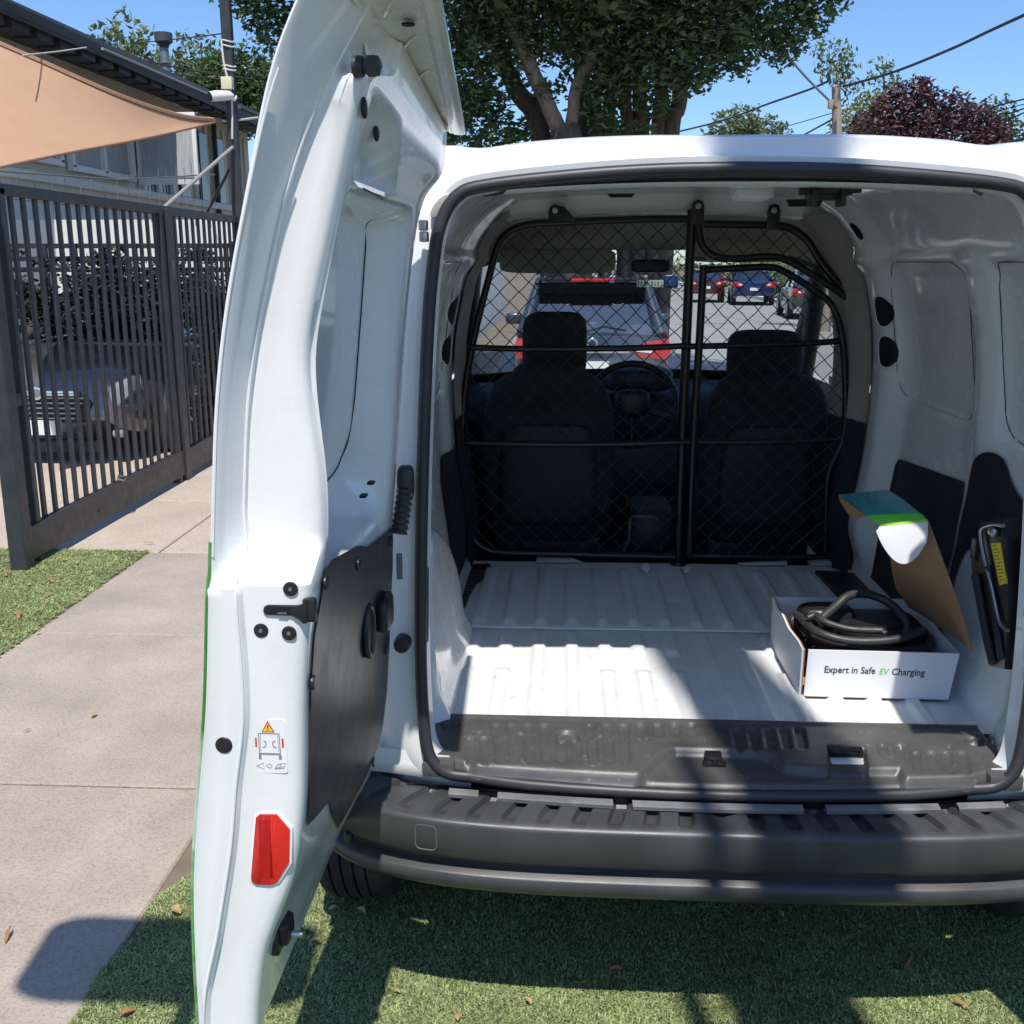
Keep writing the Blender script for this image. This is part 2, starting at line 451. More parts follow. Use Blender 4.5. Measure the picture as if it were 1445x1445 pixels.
def text_mesh(name, body, size, m, parent, origin, xdir, ydir, extr=0.0006, shear=0.0, bold=0.0, align='LEFT', width=None):
    cu = bpy.data.curves.new('lettering', 'FONT')
    cu.body = body; cu.size = size; cu.extrude = extr; cu.shear = shear; cu.offset = bold; cu.align_x = align; cu.resolution_u = 3
    o = bpy.data.objects.new('lettering', cu); link(o)
    dg = bpy.context.evaluated_depsgraph_get()
    me = bpy.data.meshes.new_from_object(o.evaluated_get(dg))
    bpy.data.objects.remove(o, do_unlink=True); bpy.data.curves.remove(cu)
    x = Vector(xdir).normalized(); y = Vector(ydir).normalized(); z = x.cross(y)
    o3 = Vector(origin)
    if width:
        xs_ = [v.co.x for v in me.vertices]; k_ = width / (max(xs_) - min(xs_))
        for v in me.vertices: v.co.x *= k_
    for v in me.vertices:
        v.co = o3 + x * v.co.x + y * v.co.y + z * v.co.z
    me.materials.clear()
    return finish(name, me, m, parent, False)
def tab(table, x):
    """smooth table look-up (monotone abscissa)"""
    xs = [a for a, b in table]; ys = [b for a, b in table]
    if x <= xs[0]: return ys[0]
    if x >= xs[-1]: return ys[-1]
    i = max(k for k in range(len(xs) - 1) if xs[k] <= x)
    h = xs[i + 1] - xs[i]; t = (x - xs[i]) / h
    def slope(k):
        if k <= 0: return (ys[1] - ys[0]) / (xs[1] - xs[0])
        if k >= len(xs) - 1: return (ys[-1] - ys[-2]) / (xs[-1] - xs[-2])
        return (ys[k + 1] - ys[k - 1]) / (xs[k + 1] - xs[k - 1])
    m0, m1 = slope(i) * h, slope(i + 1) * h
    return (2 * t ** 3 - 3 * t * t + 1) * ys[i] + (t ** 3 - 2 * t * t + t) * m0 + (-2 * t ** 3 + 3 * t * t) * ys[i + 1] + (t ** 3 - t * t) * m1
def sstep(a, b, x):
    if a == b: return 1.0 if x >= a else 0.0
    t = min(1.0, max(0.0, (x - a) / (b - a))); return t * t * (3 - 2 * t)
def in_poly(x, y, poly):
    c = False; j = len(poly) - 1
    for i in range(len(poly)):
        xi, yi = poly[i]; xj, yj = poly[j]
        if (yi > y) != (yj > y) and x < (xj - xi) * (y - yi) / (yj - yi) + xi: c = not c
        j = i
    return c
def clipped_grid(outline, st):
    """grid cells inside an outline, rim points pulled onto the outline: verts (a,b), quads"""
    A = [q[0] for q in outline]; Bq = [q[1] for q in outline]
    a0, b0 = min(A) - st, min(Bq) - st
    na, nb = int((max(A) - a0) / st) + 2, int((max(Bq) - b0) / st) + 2
    ix, P, Fc = {}, [], []
    def vid(i, j):
        if (i, j) not in ix: ix[(i, j)] = len(P); P.append([a0 + i * st, b0 + j * st])
        return ix[(i, j)]
    for i in range(na):
        for j in range(nb):
            if in_poly(a0 + (i + .5) * st, b0 + (j + .5) * st, outline):
                Fc.append((vid(i, j), vid(i + 1, j), vid(i + 1, j + 1), vid(i, j + 1)))
    cnt = {}
    for f in Fc:
        for v in f: cnt[v] = cnt.get(v, 0) + 1
    E = np.array(outline); E2 = np.roll(E, -1, axis=0); D = E2 - E; L2 = (D * D).sum(1) + 1e-12
    for v, c in cnt.items():
        if c < 4:
            p = np.array(P[v]); t = np.clip(((p - E) * D).sum(1) / L2, 0, 1)
            Q = E + D * t[:, None]; k = np.argmin(((Q - p) ** 2).sum(1)); P[v] = list(Q[k])
    return P, Fc
def big_mesh(name, V, Fq, m, parent=None, smooth=False):
    """fast build from numpy: V (n,3), Fq (k,3|4)"""
    me = bpy.data.meshes.new(name)
    k, w = Fq.shape
    me.vertices.add(len(V)); me.vertices.foreach_set('co', np.ascontiguousarray(V, dtype=np.float32).ravel())
    me.loops.add(k * w); me.loops.foreach_set('vertex_index', np.ascontiguousarray(Fq, dtype=np.int32).ravel())
    me.polygons.add(k); me.polygons.foreach_set('loop_start', np.arange(0, k * w, w, dtype=np.int32))
    me.polygons.foreach_set('loop_total', np.full(k, w, dtype=np.int32))
    me.update(calc_edges=True); me.validate()
    return finish(name, me, m, parent, smooth)

# ================================================================ GROUND
def sheet(name, x0, x1, y0, y1, z, m, kind='structure', parent=None):
    o = mesh_obj(name, [(x0, y0, z), (x1, y0, z), (x1, y1, z), (x0, y1, z)], [(0, 1, 2, 3)], m, parent, False)
    if kind: o['kind'] = kind
    return o
sheet('ground', -600, 600, -600, 900, -0.16, M_soil)
# the street ahead lies a little lower than the forecourt
rd = mesh_obj('road', [(-1.2, 6.2, -0.02), (9.5, 6.2, -0.02), (9.5, 9.0, -0.13), (-1.2, 9.0, -0.13), (9.5, 140, -0.13), (-1.2, 140, -0.13)],
              [(0, 1, 2, 3), (3, 2, 4, 5)], M_asphalt, None, False); rd['kind'] = 'structure'
pave = sheet('pavement', -2.42, -1.07, -6, 5.66, -0.012, M_joint)
def slab(x0, x1, y0, y1, ztop, m, parent, th=0.04):
    g = 0.006
    bm = bmesh.new()
    add_box(bm, ((x0 + x1) / 2, (y0 + y1) / 2, ztop - th / 2), (x1 - x0 - 2 * g, y1 - y0 - 2 * g, th), bev=0.006, seg=1)
    return bm_obj('slab', bm, m, parent, True, 30)
JY = [-2.45, -1.10, 0.25, 1.60, 2.95, 4.315, 5.66]
for a, b in zip(JY[:-1], JY[1:]):
    slab(-2.42, -1.07, a, b, 0.006 + random.uniform(-.001, .001), M_concrete, pave)
drv = sheet('driveway', -12, -1.07, 5.665, 14, -0.014, M_joint)
for a, b in zip([5.665, 7.0, 8.4, 9.8, 11.6], [7.0, 8.4, 9.8, 11.6, 14.0]):
    for c, d in zip([-12, -7.6, -4.95, -2.35], [-7.6, -4.95, -2.35, -1.07]):
        slab(c, d, a, b, 0.004 + random.uniform(-.0015, .0015), M_driveway, drv)

sheet('soil_strip', -1.12, -.80, -4, 4.4, -.003, M_soil)
# artificial turf: backing sheets and fibres
def turf_edge(y):
    return -1.07 + 0.012 * math.sin(y * 9) + 0.01 * math.sin(y * 23 + 1) + 0.07 * sstep(2.30, 2.55, y)
turf = mesh_obj('artificial_turf', [(turf_edge(-4 + i * 0.05), -4 + i * 0.05, 0.008) for i in range(170)] + [(3.2, -4 + i * 0.05, 0.008) for i in range(170)],
                [(i, 170 + i, 171 + i, i + 1) for i in range(169)], M_turf_base, None, False)
turf['kind'] = 'structure'
sheet('turf_verge', -6.5, -2.425, -6, 5.63, 0.008, M_turf_base)
def fibres(name, n, xr, yr, keep, m, z0=0.008, hl=(0.0045, 0.0095), w=0.0013, parent=None):
    x = RNG.uniform(*xr, n); y = RNG.uniform(*yr, n)
    k = np.array([keep(a, b) for a, b in zip(x, y)])
    x, y = x[k], y[k]; n = len(x)
    ang = RNG.uniform(0, 2 * np.pi, n); lean = RNG.uniform(0.5, 2.2, n); h = RNG.uniform(*hl, n); L = h
    dx, dy = np.cos(ang), np.sin(ang)
    px, py = -dy, dx
    ww = w * RNG.uniform(.7, 1.4, n)
    b0 = np.stack([x - px * ww, y - py * ww, np.full(n, z0)], 1)
    b1 = np.stack([x + px * ww, y + py * ww, np.full(n, z0)], 1)
    mx = x + dx * L * .35 * lean; my = y + dy * L * .35 * lean; mz = z0 + h * .62
    m0 = np.stack([mx - px * ww, my - py * ww, mz], 1); m1 = np.stack([mx + px * ww, my + py * ww, mz], 1)
    tx = x + dx * L * .95 * lean; ty = y + dy * L * .95 * lean
    t = np.stack([tx, ty, z0 + h * RNG.uniform(.55, 1.0, n)], 1)
    t2 = t + np.stack([px * ww * .4, py * ww * .4, np.zeros(n)], 1)
    V = np.stack([b0, b1, m1, m0, t, t2], 1).reshape(-1, 3)
    i = np.arange(n)[:, None] * 6
    Fq = np.concatenate([i + np.array([[0, 1, 2, 3]]), i + np.array([[3, 2, 5, 4]])])
    o = big_mesh(name, V, Fq, m, parent, True); o['kind'] = 'stuff'
    return o
fibres('turf_fibres', 270000, (-1.15, 1.5), (1.75, 2.95), lambda a, b: a > turf_edge(b) - 0.006 * random.random() and not (b > 2.62 and a > -.4), M_turf)
fibres('turf_thatch', 9000, (-1.1, 1.5), (1.75, 2.95), lambda a, b: a > turf_edge(b) and not (b > 2.62 and a > -.4), M_thatch, hl=(0.006, 0.011))
fibres('verge_fibres', 62000, (-3.4, -2.40), (3.9, 5.66), lambda a, b: True, M_turf, hl=(0.009, 0.018), w=0.0024)
fibres('verge_thatch', 4500, (-3.4, -2.40), (3.9, 5.66), lambda a, b: True, M_thatch, hl=(0.012, 0.02), w=0.002)

# ================================================================ VAN
XC = 0.335
van = thing('cargo_van', 'white cargo van parked with its rear doors open, empty white load bay', 'van', (XC, 2.0, 0))
HALF = [(.52, .583), (.574, .592), (.610, .630), (.623, .72), (.627, .9), (.621, 1.2), (.608, 1.5), (.596, 1.64), (.580, 1.725), (.545, 1.778), (.48, 1.797), (.3, 1.815), (.15, 1.8235), (0, 1.826)]
def yp(z): return 2.0 + max(0, z - .6) * .09
def half_loop(n=5):
    return [(p.x, p.y) for p in catmull([(a, b, 0) for a, b in HALF], n)]
HL = half_loop()
ARCH = [(-h, z) for h, z in HL] + [(h, z) for h, z in HL[::-1][1:]]          # left foot -> over the top -> right foot
def arch_normals(A):
    out = []
    for i in range(len(A)):
        a = A[max(0, i - 1)]; b = A[min(len(A) - 1, i + 1)]
        tx, tz = b[0] - a[0], b[1] - a[1]; L = math.hypot(tx, tz)
        out.append((-tz / L, tx / L))
    return out
ARN = arch_normals(ARCH)
BO = [(.3, .87), (.6, .895), (.95, .905), (1.25, .88), (1.5, .825), (1.7, .765), (1.85, .69)]
def body_ring(k):
    row = []
    for (h, z), (nx, nz) in zip(ARCH, ARN):
        wt = sstep(.45, .93, nz)
        band = wt * sstep(.49, .40, abs(h))
        sq = 1 + (.6 if k >= 5 else 0) * min(1, 2.4 * abs(nx * nz) if nz > 0 else 0)      # the body corner is squarer than the opening
        def pt(o, dy): return Vector((XC + h + nx * o * sq, yp(z) + dy, z + nz * o * sq))
        if k == 0: p = pt(-.012, .05)
        elif k == 1: p = pt(.0, .004)
        elif k == 2: p = pt(.024, .0)
        elif k == 3: p = pt(.050, .010).lerp(pt(.044, .040), wt).lerp(pt(.030, .066), band)
        elif k == 4: p = pt(.057, .014).lerp(pt(.050, .055), wt).lerp(pt(.034, .083), band)
        elif k == 5: p = pt(.090, .03).lerp(pt(.066, .10), wt).lerp(pt(.066, .078), band)
        elif k == 6: p = pt(.097, .036).lerp(pt(.070, .12), wt).lerp(pt(.072, .092), band)
        elif k == 7: p = pt(.17, .12).lerp(pt(.076, .24), wt)
        else:
            side = Vector((XC + math.copysign(tab(BO, z), h), 0, z))
            hh = h * 1.28
            top = Vector((XC + hh, 0, 1.903 - .050 * (hh / .7) ** 2 + .030 * (k == 9)))
            p = side.lerp(top, sstep(.25, .95, nz)); p.y = {8: 2.55, 9: 3.62}[k]
        row.append(p)
    return row
rows = [body_ring(k) for k in range(10)]
body = loft('body', rows, M_white, van, sharp=38, flip=True)
# little raised notches at the foot of the recessed roof band
for u in (806, 1249):
    c = onY(u, 228, 2.165)
    prism('locating_peg', [(c.x - .013, c.z - .012), (c.x + .013, c.z - .012), (c.x + .004, c.z + .010), (c.x - .004, c.z + .010)], 'Y', 2.160, 2.200, M_white, body, bev=.002)
# rubber seal all the way round
def bow(x): return -.05 * (1 - min(1, abs(x) / .6) ** 2)
seal_pts = [(XC + h, yp(z) - .010, z) for h, z in ARCH]
foot = [(.40, .580), (.2, .577), (0, .576), (-.2, .577), (-.40, .580)]
seal_pts += [(XC + h, 2.0 - .010 + bow(h) * .8, z) for h, z in foot]
tube('door_seal', catmull(seal_pts, 2, True), .0132, M_rubber, van, seg=10, closed=True)

# ---- outer sides ahead of the load bay, cab doors with window openings
def outer_side(s):
    rows = []
    for y in (3.62, 3.70):
        rows.append([Vector((XC + s * tab(BO, z), y, z)) for z in np.linspace(.35, 1.86, 14)])
    loft('pillar_panel', rows, M_white, van, flip=(s > 0))
    low = []
    for y in np.linspace(3.70, 4.85, 8):
        low.append([Vector((XC + s * tab(BO, z), y, z)) for z in np.linspace(.30, 1.14, 8)])
    loft('front_door', low, M_white, van, flip=(s > 0))
    tube('window_frame', [(XC + s * .80, 3.72, 1.14), (XC + s * .74, 3.74, 1.72), (XC + s * .70, 4.30, 1.74), (XC + s * .765, 4.9, 1.32), (XC + s * .845, 5.05, 1.14)], .028, M_trim_dark, van, seg=8)
    mesh_obj('side_window', [(XC + s * .875, 3.72, 1.13), (XC + s * .76, 3.74, 1.72), (XC + s * .715, 4.30, 1.74), (XC + s * .86, 5.0, 1.13)], [(0, 1, 2, 3)], M_glass, van, False)
    fr = []
    for y, w, top in ((4.85, .885, 1.13), (5.2, .875, 1.06), (5.6, .83, .98), (5.85, .72, .86), (5.95, .55, .7)):
        fr.append([Vector((XC + s * w * q, y, z)) for q, z in ((1, .3), (1.0, .6), (.99, top - .1), (.93, top), (.5, top + .03), (0, top + .04))])
    loft('front_wing', fr, M_white, van, flip=(s > 0))
for s in (-1, 1): outer_side(s)
loft('front_panel', [[Vector((XC + h, y, z)) for h in np.linspace(-w, w, 9)] for y, z, w in ((5.95, .72, .55), (5.98, .5, .62), (5.9, .3, .6))], M_bumper, van)

# ---- load floor with pressed ribs
RIBX = [-.245 + i * .0925 for i in range(13)]
def rib_h(x, y):
    h = 0.0
    for i, rx in enumerate(RIBX):
        d = abs(x - rx)
        if d < .024:
            cross = sstep(.0205, .0140, d)
            if y > 2.86: a = sstep(2.885, 2.91, y) * sstep(3.47, 3.44, y)
            elif i % 5 in (2, 3): a = sstep(2.84, 2.82, y)
            else: a = max(sstep(2.66, 2.68, y) * sstep(2.83, 2.81, y), sstep(2.555, 2.53, y))
            h = max(h, .0105 * cross * a)
    h -= .0035 * math.exp(-((y - 2.862) / .006) ** 2) - .004 * sstep(2.862, 2.87, y)
    # tie-down dimples
    for cx, cy in ((.36, 3.12), (-.28, 2.80), (-.28, 3.0)):
        h -= .006 * math.exp(-(((x - cx) / .022) ** 2 + ((y - cy) / .016) ** 2))
    return h
xs = np.arange(XC - .66, XC + .6601, .0065); ys = np.concatenate([np.arange(2.219, 2.86, .012), np.arange(2.86, 3.56, .016)])
V = [(x, y, .600 + rib_h(x, y)) for y in ys for x in xs]
mesh_obj('load_floor', V, grid_faces(len(ys), len(xs)), M_floor_paint, van, True, None)
# seam bead between the two floor pressings
tube('seam_bead', [(XC - .62 + .05 * i, 2.862 + .0012 * math.sin(i * 2.1), .6025) for i in range(25)], .0032, M_white_in, van, seg=6)

# black step tread at the left front corner of the floor
tread_px = ((652, 796), (692, 795), (694, 801), (688, 812), (672, 822), (663, 838), (655, 858), (647, 858))
TP = [onZ(u, v, .612) for u, v in tread_px]
tread = prism('step_tread', [(p.x, p.y) for p in TP], 'Z', .603, .6125, M_liner, van, bev=.002)
for i in range(12):
    a = onZ(650, 806 + i * 4.2, .613); b = onZ(684 - i * 2.6, 806 + i * 4.2, .613)
    tube('tread_rib', [a, b], .0028, M_liner, tread, seg=6)
# ---- inner side walls
def wall_x(s, y, z):
    """distance of the inner wall from the centre line"""
    base = tab([(.55, .660), (.8, .690), (1.05, .722), (1.35, .728), (1.55, .695), (1.7, .640), (1.79, .572), (1.84, .50)], z)
    open_h = tab([(.583, .624), (.63, .624), (.72, .623), (.9, .621), (1.2, .616), (1.5, .602), (1.64, .590), (1.725, .573), (1.777, .538), (1.82, .47)], z)
    t = sstep(2.05, 2.26, y)
    w = open_h * (1 - t) + base * t
    # post between the two pressed panels
    w -= .030 * math.exp(-((y - 2.605) / .085) ** 2) * sstep(1.02, 1.25, z) * sstep(1.72, 1.58, z)
    # shoulder line under the roof
    w -= .018 * math.exp(-((z - 1.655) / .022) ** 2) * sstep(2.2, 2.4, y)
    # pressed panels
    for (cy, hw) in ((3.00, .285), (2.30, .215)):
        d = max(abs(y - cy) - hw, abs(z - 1.445) - .205)
        w += .010 * sstep(.012, -.004, d)
    # wheel arch
    dy = (y - 2.52) / .34
    if abs(dy) < 1:
        top = .60 + .40 * math.sqrt(max(0, 1 - dy * dy)) ** .9
        prot = (-.006 if s > 0 else .060) * sstep(1.0, .86, abs(dy)) * sstep(top + .03, top - .05, z)
        w -= prot
    # low step next to the floor
    w -= .02 * sstep(.68, .60, z)
    # B-pillar face turning towards the rear
    w -= (.055 if s > 0 else .022) * sstep(3.21, 3.36, y) * sstep(.62, .8, z)
    return w
def wall_pt(s, y, z, off=0.0):
    # the opening leans forward towards the roof, and the lining follows it
    return (XC + s * (wall_x(s, y, z) - off), y + (yp(z) + .016 - 2.045) * (1 - sstep(2.045, 2.55, y)), z)
YW = np.concatenate([np.arange(2.045, 2.3, .0125), np.arange(2.3, 3.44, .0165)]); ZW = np.arange(.585, 1.842, .0135)
for s in (-1, 1):
    V = [wall_pt(s, y, z) for z in ZW for y in YW]
    Fc = grid_faces(len(ZW), len(YW))
    if s < 0: Fc = [f[::-1] for f in Fc]
    wall = mesh_obj('side_lining', V, Fc, M_white_in, van, True, None)
    # seam lines of the pressed panels
    for (cy, hw) in ((3.00, .285), (2.30, .215)):
        pts = [wall_pt(s, y, z, .001) for y, z in rrect(cy, 1.445, hw * 2, .41, .07, 6)]
        tube('panel_seam', catmull(pts, 3, True), .0013, M_hole, wall, seg=5, closed=True)
    # oval openings in the pillar
    def wall_patch(name, outline, m, off, parent):
        c = np.mean(np.array(outline), axis=0)
        V = [wall_pt(s, c[0], c[1], off)]
        n = len(outline)
        for f_ in (.5, 1.0):
            for a, b in outline:
                yy, zz = c[0] + (a - c[0]) * f_, c[1] + (b - c[1]) * f_
                V.append(wall_pt(s, yy, zz, off))
        Fc = [(0, 1 + i, 1 + (i + 1) % n) for i in range(n)] + [(1 + i, 1 + n + i, 1 + n + (i + 1) % n, 1 + (i + 1) % n) for i in range(n)]
        return mesh_obj(name, V, Fc, m, parent, True, None)
    for (yy, zz, w_, h_) in ((3.325, 1.500, .078, .092), (3.32, 1.376, .078, .096)):
        wall_patch('oval_hole', pill(yy, zz, w_, h_), M_hole, .0025, wall)
        tube('hole_rim', [wall_pt(s, a, b, .002) for a, b in pill(yy, zz, w_ + .006, h_ + .006)], .003, M_white_in, wall, seg=5, closed=True)
    if s > 0: wall_patch('oval_hole', pill(3.33, 1.742, .035, .05), M_hole, .0025, wall)
    # fixing holes near the opening
    for zz in (.74, .83, .95, 1.03, 1.075, 1.56):
        wall_patch('screw_hole', pill(2.062, zz, .008, .011 + (.008 if zz > .9 and zz < 1.1 else 0)), M_hole, .0015, wall)
    # black lower linings
    def lining(outline, off, name):
        P_, Fc = clipped_grid(outline, .009)
        V = [wall_pt(s, y, z, off) for y, z in P_]
        return mesh_obj(name, V, Fc, M_liner, wall, True, None)
    big = [(p.x, p.y) for p in catmull([(2.66, .70, 0), (2.675, .9, 0), (2.665, 1.06, 0), (2.62, 1.15, 0), (2.55, 1.195, 0), (2.48, 1.19, 0), (2.42, 1.145, 0), (2.33, 1.115, 0), (2.2, 1.10, 0), (2.10, 1.095, 0), (2.075, 1.05, 0), (2.08, .9, 0), (2.12, .86, 0), (2.3, .93, 0), (2.45, .95, 0), (2.58, .94, 0), (2.63, .88, 0), (2.64, .70, 0)], 5, True)]
    if s > 0:
        lining(big, .006, 'wheel_arch_lining')
        lining([(2.69, .74), (2.69, 1.09), (3.22, 1.052), (3.235, 1.03), (3.235, .66), (2.95, .66)], .006, 'lower_lining')
    else:
        lining([(3.10, .66), (3.12, .98), (3.18, 1.05), (3.42, 1.05), (3.42, .66)], .006, 'lower_lining')
        lining([(2.06, .86), (2.06, 1.02), (2.2, 1.06), (2.34, 1.0), (2.2, .86)], .006, 'wheel_arch_lining')

# ---- B-pillar trims: beige above, dark below
for s in (-1, 1):
    def strip(name, z0, z1, m, off):
        rows = []
        for y in (3.415, 3.43, 3.46, 3.52, 3.58, 3.70):
            rr = []
            for z in np.linspace(z0, z1, 10):
                x = wall_x(s, 3.43, max(z, .66)) - .004 - off * .5 - (.05 if s > 0 else .012) * sstep(3.43, 3.58, y)
                rr.append(Vector((XC + s * x, y, z)))
            rows.append(rr)
        return loft(name, rows, m, van, flip=(s < 0))
    strip('pillar_trim', 1.135, 1.56, M_trim_beige, .012)
    strip('pillar_trim', 1.550, 1.80, M_trim_beige, .006)
    strip('pillar_foot', .585, 1.13, M_trim_dark, .010)

# ---- roof inside
rows = []
for y, z, w in ((2.122, 1.803, .45), (2.135, 1.796, .46), (2.20, 1.797, .50), (2.26, 1.83, .53), (2.29, 1.868, .56)):
    rows.append([Vector((XC + h, y, z - .018 * (abs(h) / .5) ** 2.5)) for h in np.linspace(-w, w, 25)])
loft('roof_header', rows, M_white_in, van, sharp=40)
loft('roof_lining', [[Vector((XC + h, y, 1.872 + .024 * (y - 2.27) - .05 * (abs(h) / .6) ** 2)) for h in np.linspace(-.60, .60, 17)] for y in np.linspace(2.27, 3.62, 12)], M_white_in, van)
rows = []
for y, z in ((3.46, 1.903), (3.55, 1.89), (3.575, 1.870), (3.585, 1.812), (3.68, 1.808)):
    rows.append([Vector((XC + h, y, z - .035 * (abs(h) / .60) ** 2.4)) for h in np.linspace(-.60, .60, 21)])
loft('roof_crossmember', rows, M_white_in, van, sharp=40)
for (u0, u1, v0, v1, Y) in ((862, 892, 273, 278, 3.29), (1116, 1158, 281, 291, 3.29)):
    a = onY(u0, v1, Y); b = onY(u1, v0, Y)
    prism('wire_slot', [(a.x, a.z), (b.x, a.z), (b.x + .01, b.z), (a.x - .01, b.z)], 'Y', Y, Y + .03, M_hole, van)
lamp_c = onY(1061, 268, 2.46)
superquad('dome_lamp', (lamp_c.x, 2.46, lamp_c.z - .004), (.044, .06, .020), .5, .4, mat('lamp_lens', (.72, .74, .80), .35), van, 12, 20)
lk = onY(1166, 274, 2.34)
lock = box('roof_latch', (lk.x, 2.36, lk.z + .004), (.070, .06, .030), M_black, van, bev=.006)
box('latch_jaw', (lk.x - .03, 2.335, lk.z - .004), (.012, .05, .044), M_black, lock, bev=.003)
box('latch_jaw', (lk.x + .03, 2.335, lk.z - .004), (.012, .05, .044), M_black, lock, bev=.003)
tube('latch_bar', [(lk.x - .06, 2.33, lk.z + .006), (lk.x + .07, 2.33, lk.z + .010)], .009, M_black, lock, seg=8)

# ---- black sill plate
def sillz(u, v): p = onZ(u, v, .616); return (p.x, p.y)
PILL = [(sillz(u, 1042), sillz(u + 2, 1073)) for u in (663, 683, 704, 723, 746, 769, 790.5, 813, 835.6, 858, 881)]
PILL += [(sillz(u - 3, 1063), sillz(u + 2, 1087)) for u in (1296, 1318, 1339, 1361)]
PILL += [(sillz(u, 1024), sillz(u + 1, 1036)) for u in (700, 722, 745, 768, 832, 856, 880, 904, 928, 952, 976)]
PILL += [(sillz(u, 1030), sillz(u + 4, 1053)) for u in (1040, 1062, 1084, 1106, 1128)] + [(sillz(u, 1052), sillz(u + 3, 1064)) for u in (1246, 1268)]
DISH = [(sillz(800, 1038), .030, .010), (sillz(635, 1023), .024, .02), (sillz(1376, 1046), .026, .02)]
DISH += [(sillz(u, v), .011, .007) for u, v in ((676, 1034), (736, 1036), (912, 1042), (1094, 1047), (1275, 1053), (1340, 1054))]
POCK = [[sillz(*q) for q in ((893, 1100), (936, 1059), (952, 1054), (1066, 1057), (1092, 1064), (1108, 1078), (1150, 1082), (1272, 1082), (1280, 1102))]]
LATCH = [sillz(*q) for q in ((1168, 1052), (1222, 1054), (1226, 1086), (1169, 1086))]
def seg_d(px, py, a, b):
    ax, ay = a; bx, by = b; dx, dy = bx - ax, by - ay
    t = max(0, min(1, ((px - ax) * dx + (py - ay) * dy) / (dx * dx + dy * dy)))
    return math.hypot(px - ax - dx * t, py - ay - dy * t)
def poly_d(x, y, P):
    d = min(seg_d(x, y, P[i], P[(i + 1) % len(P)]) for i in range(len(P)))
    return -d if in_poly(x, y, P) else d
def sill_z(x, y):
    z = .616
    for a, b in PILL:
        if abs(x - a[0]) < .03:
            d = seg_d(x, y, a, b)
            z -= .0075 * sstep(.0122, .0100, d)
    for c, r, dep in DISH:
        if abs(x - c[0]) < r + .01:
            d = math.hypot(x - c[0], (y - c[1]) * 1.0)
            z -= dep * sstep(r, r * .72, d) - .0012 * math.exp(-((d - r) / .004) ** 2)
    if XC - .2 < x < XC + .66 and y < 2.13:
        d = poly_d(x, y, POCK[0]); z -= .020 * sstep(.006, -.012, d)
        d = poly_d(x, y, LATCH); z -= .018 * sstep(.002, -.006, d)
    return z
sx = np.arange(XC - .620, XC + .6201, .0037)
rows = []
NV = 58
for j in range(NV):
    t = j / (NV - 1)
    r = []
    for x in sx:
        h = x - XC
        y0 = 1.985 + bow(h) * .8 + .02 * sstep(.5, .6, abs(h)); y1 = 2.222
        lim = sstep(.565 + .028 * (1 - t), .56, abs(h))
        y = y0 + (y1 - y0) * t
        z = sill_z(x, y)
        e = sstep(.10, 0, t); z = z - .030 * e * e
        z += .004 * sstep(.93, .99, t)
        r.append(Vector((x, y, z)))
    rows.append(r)
rows.append([Vector((p.x, p.y + .004, .598)) for p in rows[-1]])
sill = loft('sill_plate', rows, M_sill, van)
prism('sill_end', [(XC - .605, 2.0), (XC - .59, 2.222), (XC - .605, 2.222)], 'Z', .59, .60, M_sill, sill)
for s in (-1, 1):
    box('sill_corner', (XC + s * .592, 2.012, .600), (.070, .060, .034), M_sill, sill, bev=.008)
# latch strikers on the sill
lp = onZ(1195, 1068, .60)
box('striker_plate', (lp.x, lp.y - .016, .596), (.080, .030, .006), M_white_in, sill, bev=.002)
box('striker_block', (lp.x, lp.y + .016, .606), (.075, .022, .016), M_black, sill, bev=.004)
tube('striker_loop', [(lp.x - .03, lp.y + .004, .595), (lp.x - .03, lp.y + .004, .618), (lp.x + .03, lp.y + .004, .618), (lp.x + .03, lp.y + .004, .595)], .005, M_black, sill, seg=8)
cp_ = onZ(1007, 1070, .606)
box('catch_bracket', (cp_.x, cp_.y + .004, .606), (.036, .034, .018), M_black, sill, bev=.004)
box('catch_tongue', (cp_.x, cp_.y - .014, .602), (.050, .016, .008), M_black, sill, bev=.003)
tube('catch_bolt', [(cp_.x, cp_.y - .016, .604), (cp_.x, cp_.y - .016, .612)], .008, M_black, sill, seg=10)

# ---- rear bumper
def bump_plan(phi, d):
    n = 4.2; a = .925 - d; b = .605 - d
    s_, c_ = math.sin(phi), math.cos(phi)
    return XC + a * math.copysign(abs(s_) ** (2 / n), s_), 2.455 - b * abs(c_) ** (2 / n)
# even stations along the face
phis = []
dense = [(-math.pi / 2 + math.pi * i / 4000) for i in range(4001)]
acc = 0; last = None; step = .0034
for ph in dense:
    p = bump_plan(ph, 0)
    if last is None or math.hypot(p[0] - last[0], p[1] - last[1]) >= step:
        phis.append(ph); last = p
PROF = [(.104, .52), (.102, .5465), (.097, .5535), (.088, .5555), (.078, .5555), (.066, .555), (.054, .554), (.042, .5525), (.032, .551), (.022, .549), (.014, .5465), (.007, .543), (.002, .539), (.0, .533), (.001, .50), (.003, .468), (.008, .461), (.020, .448), (.030, .438), (.031, .434), (.026, .430), (.010, .424), (.006, .419), (.007, .40), (.014, .386), (.03, .374), (.06, .368), (.14, .366)]
rows = []
for (d, z) in PROF:
    r = []
    for ph in phis:
        x, y = bump_plan(ph, d)
        zz = z
        h = bump_plan(ph, .05)[0] - XC
        if .012 < d < .10 and z > .54 and abs(h) < .79:
            k = (h + 5.25 - .03) % .070 / .070
            ch = sstep(.28, .33, k) * sstep(.72, .67, k)
            zz -= .013 * ch * sstep(.014, .040, d)
        zz += .012 * (h / .9) ** 2 * (1 if z > .5 else .6)
        r.append(Vector((x, y, zz)))
    rows.append(r)
bumper = loft('rear_bumper', rows, M_bumper, van, sharp=50)
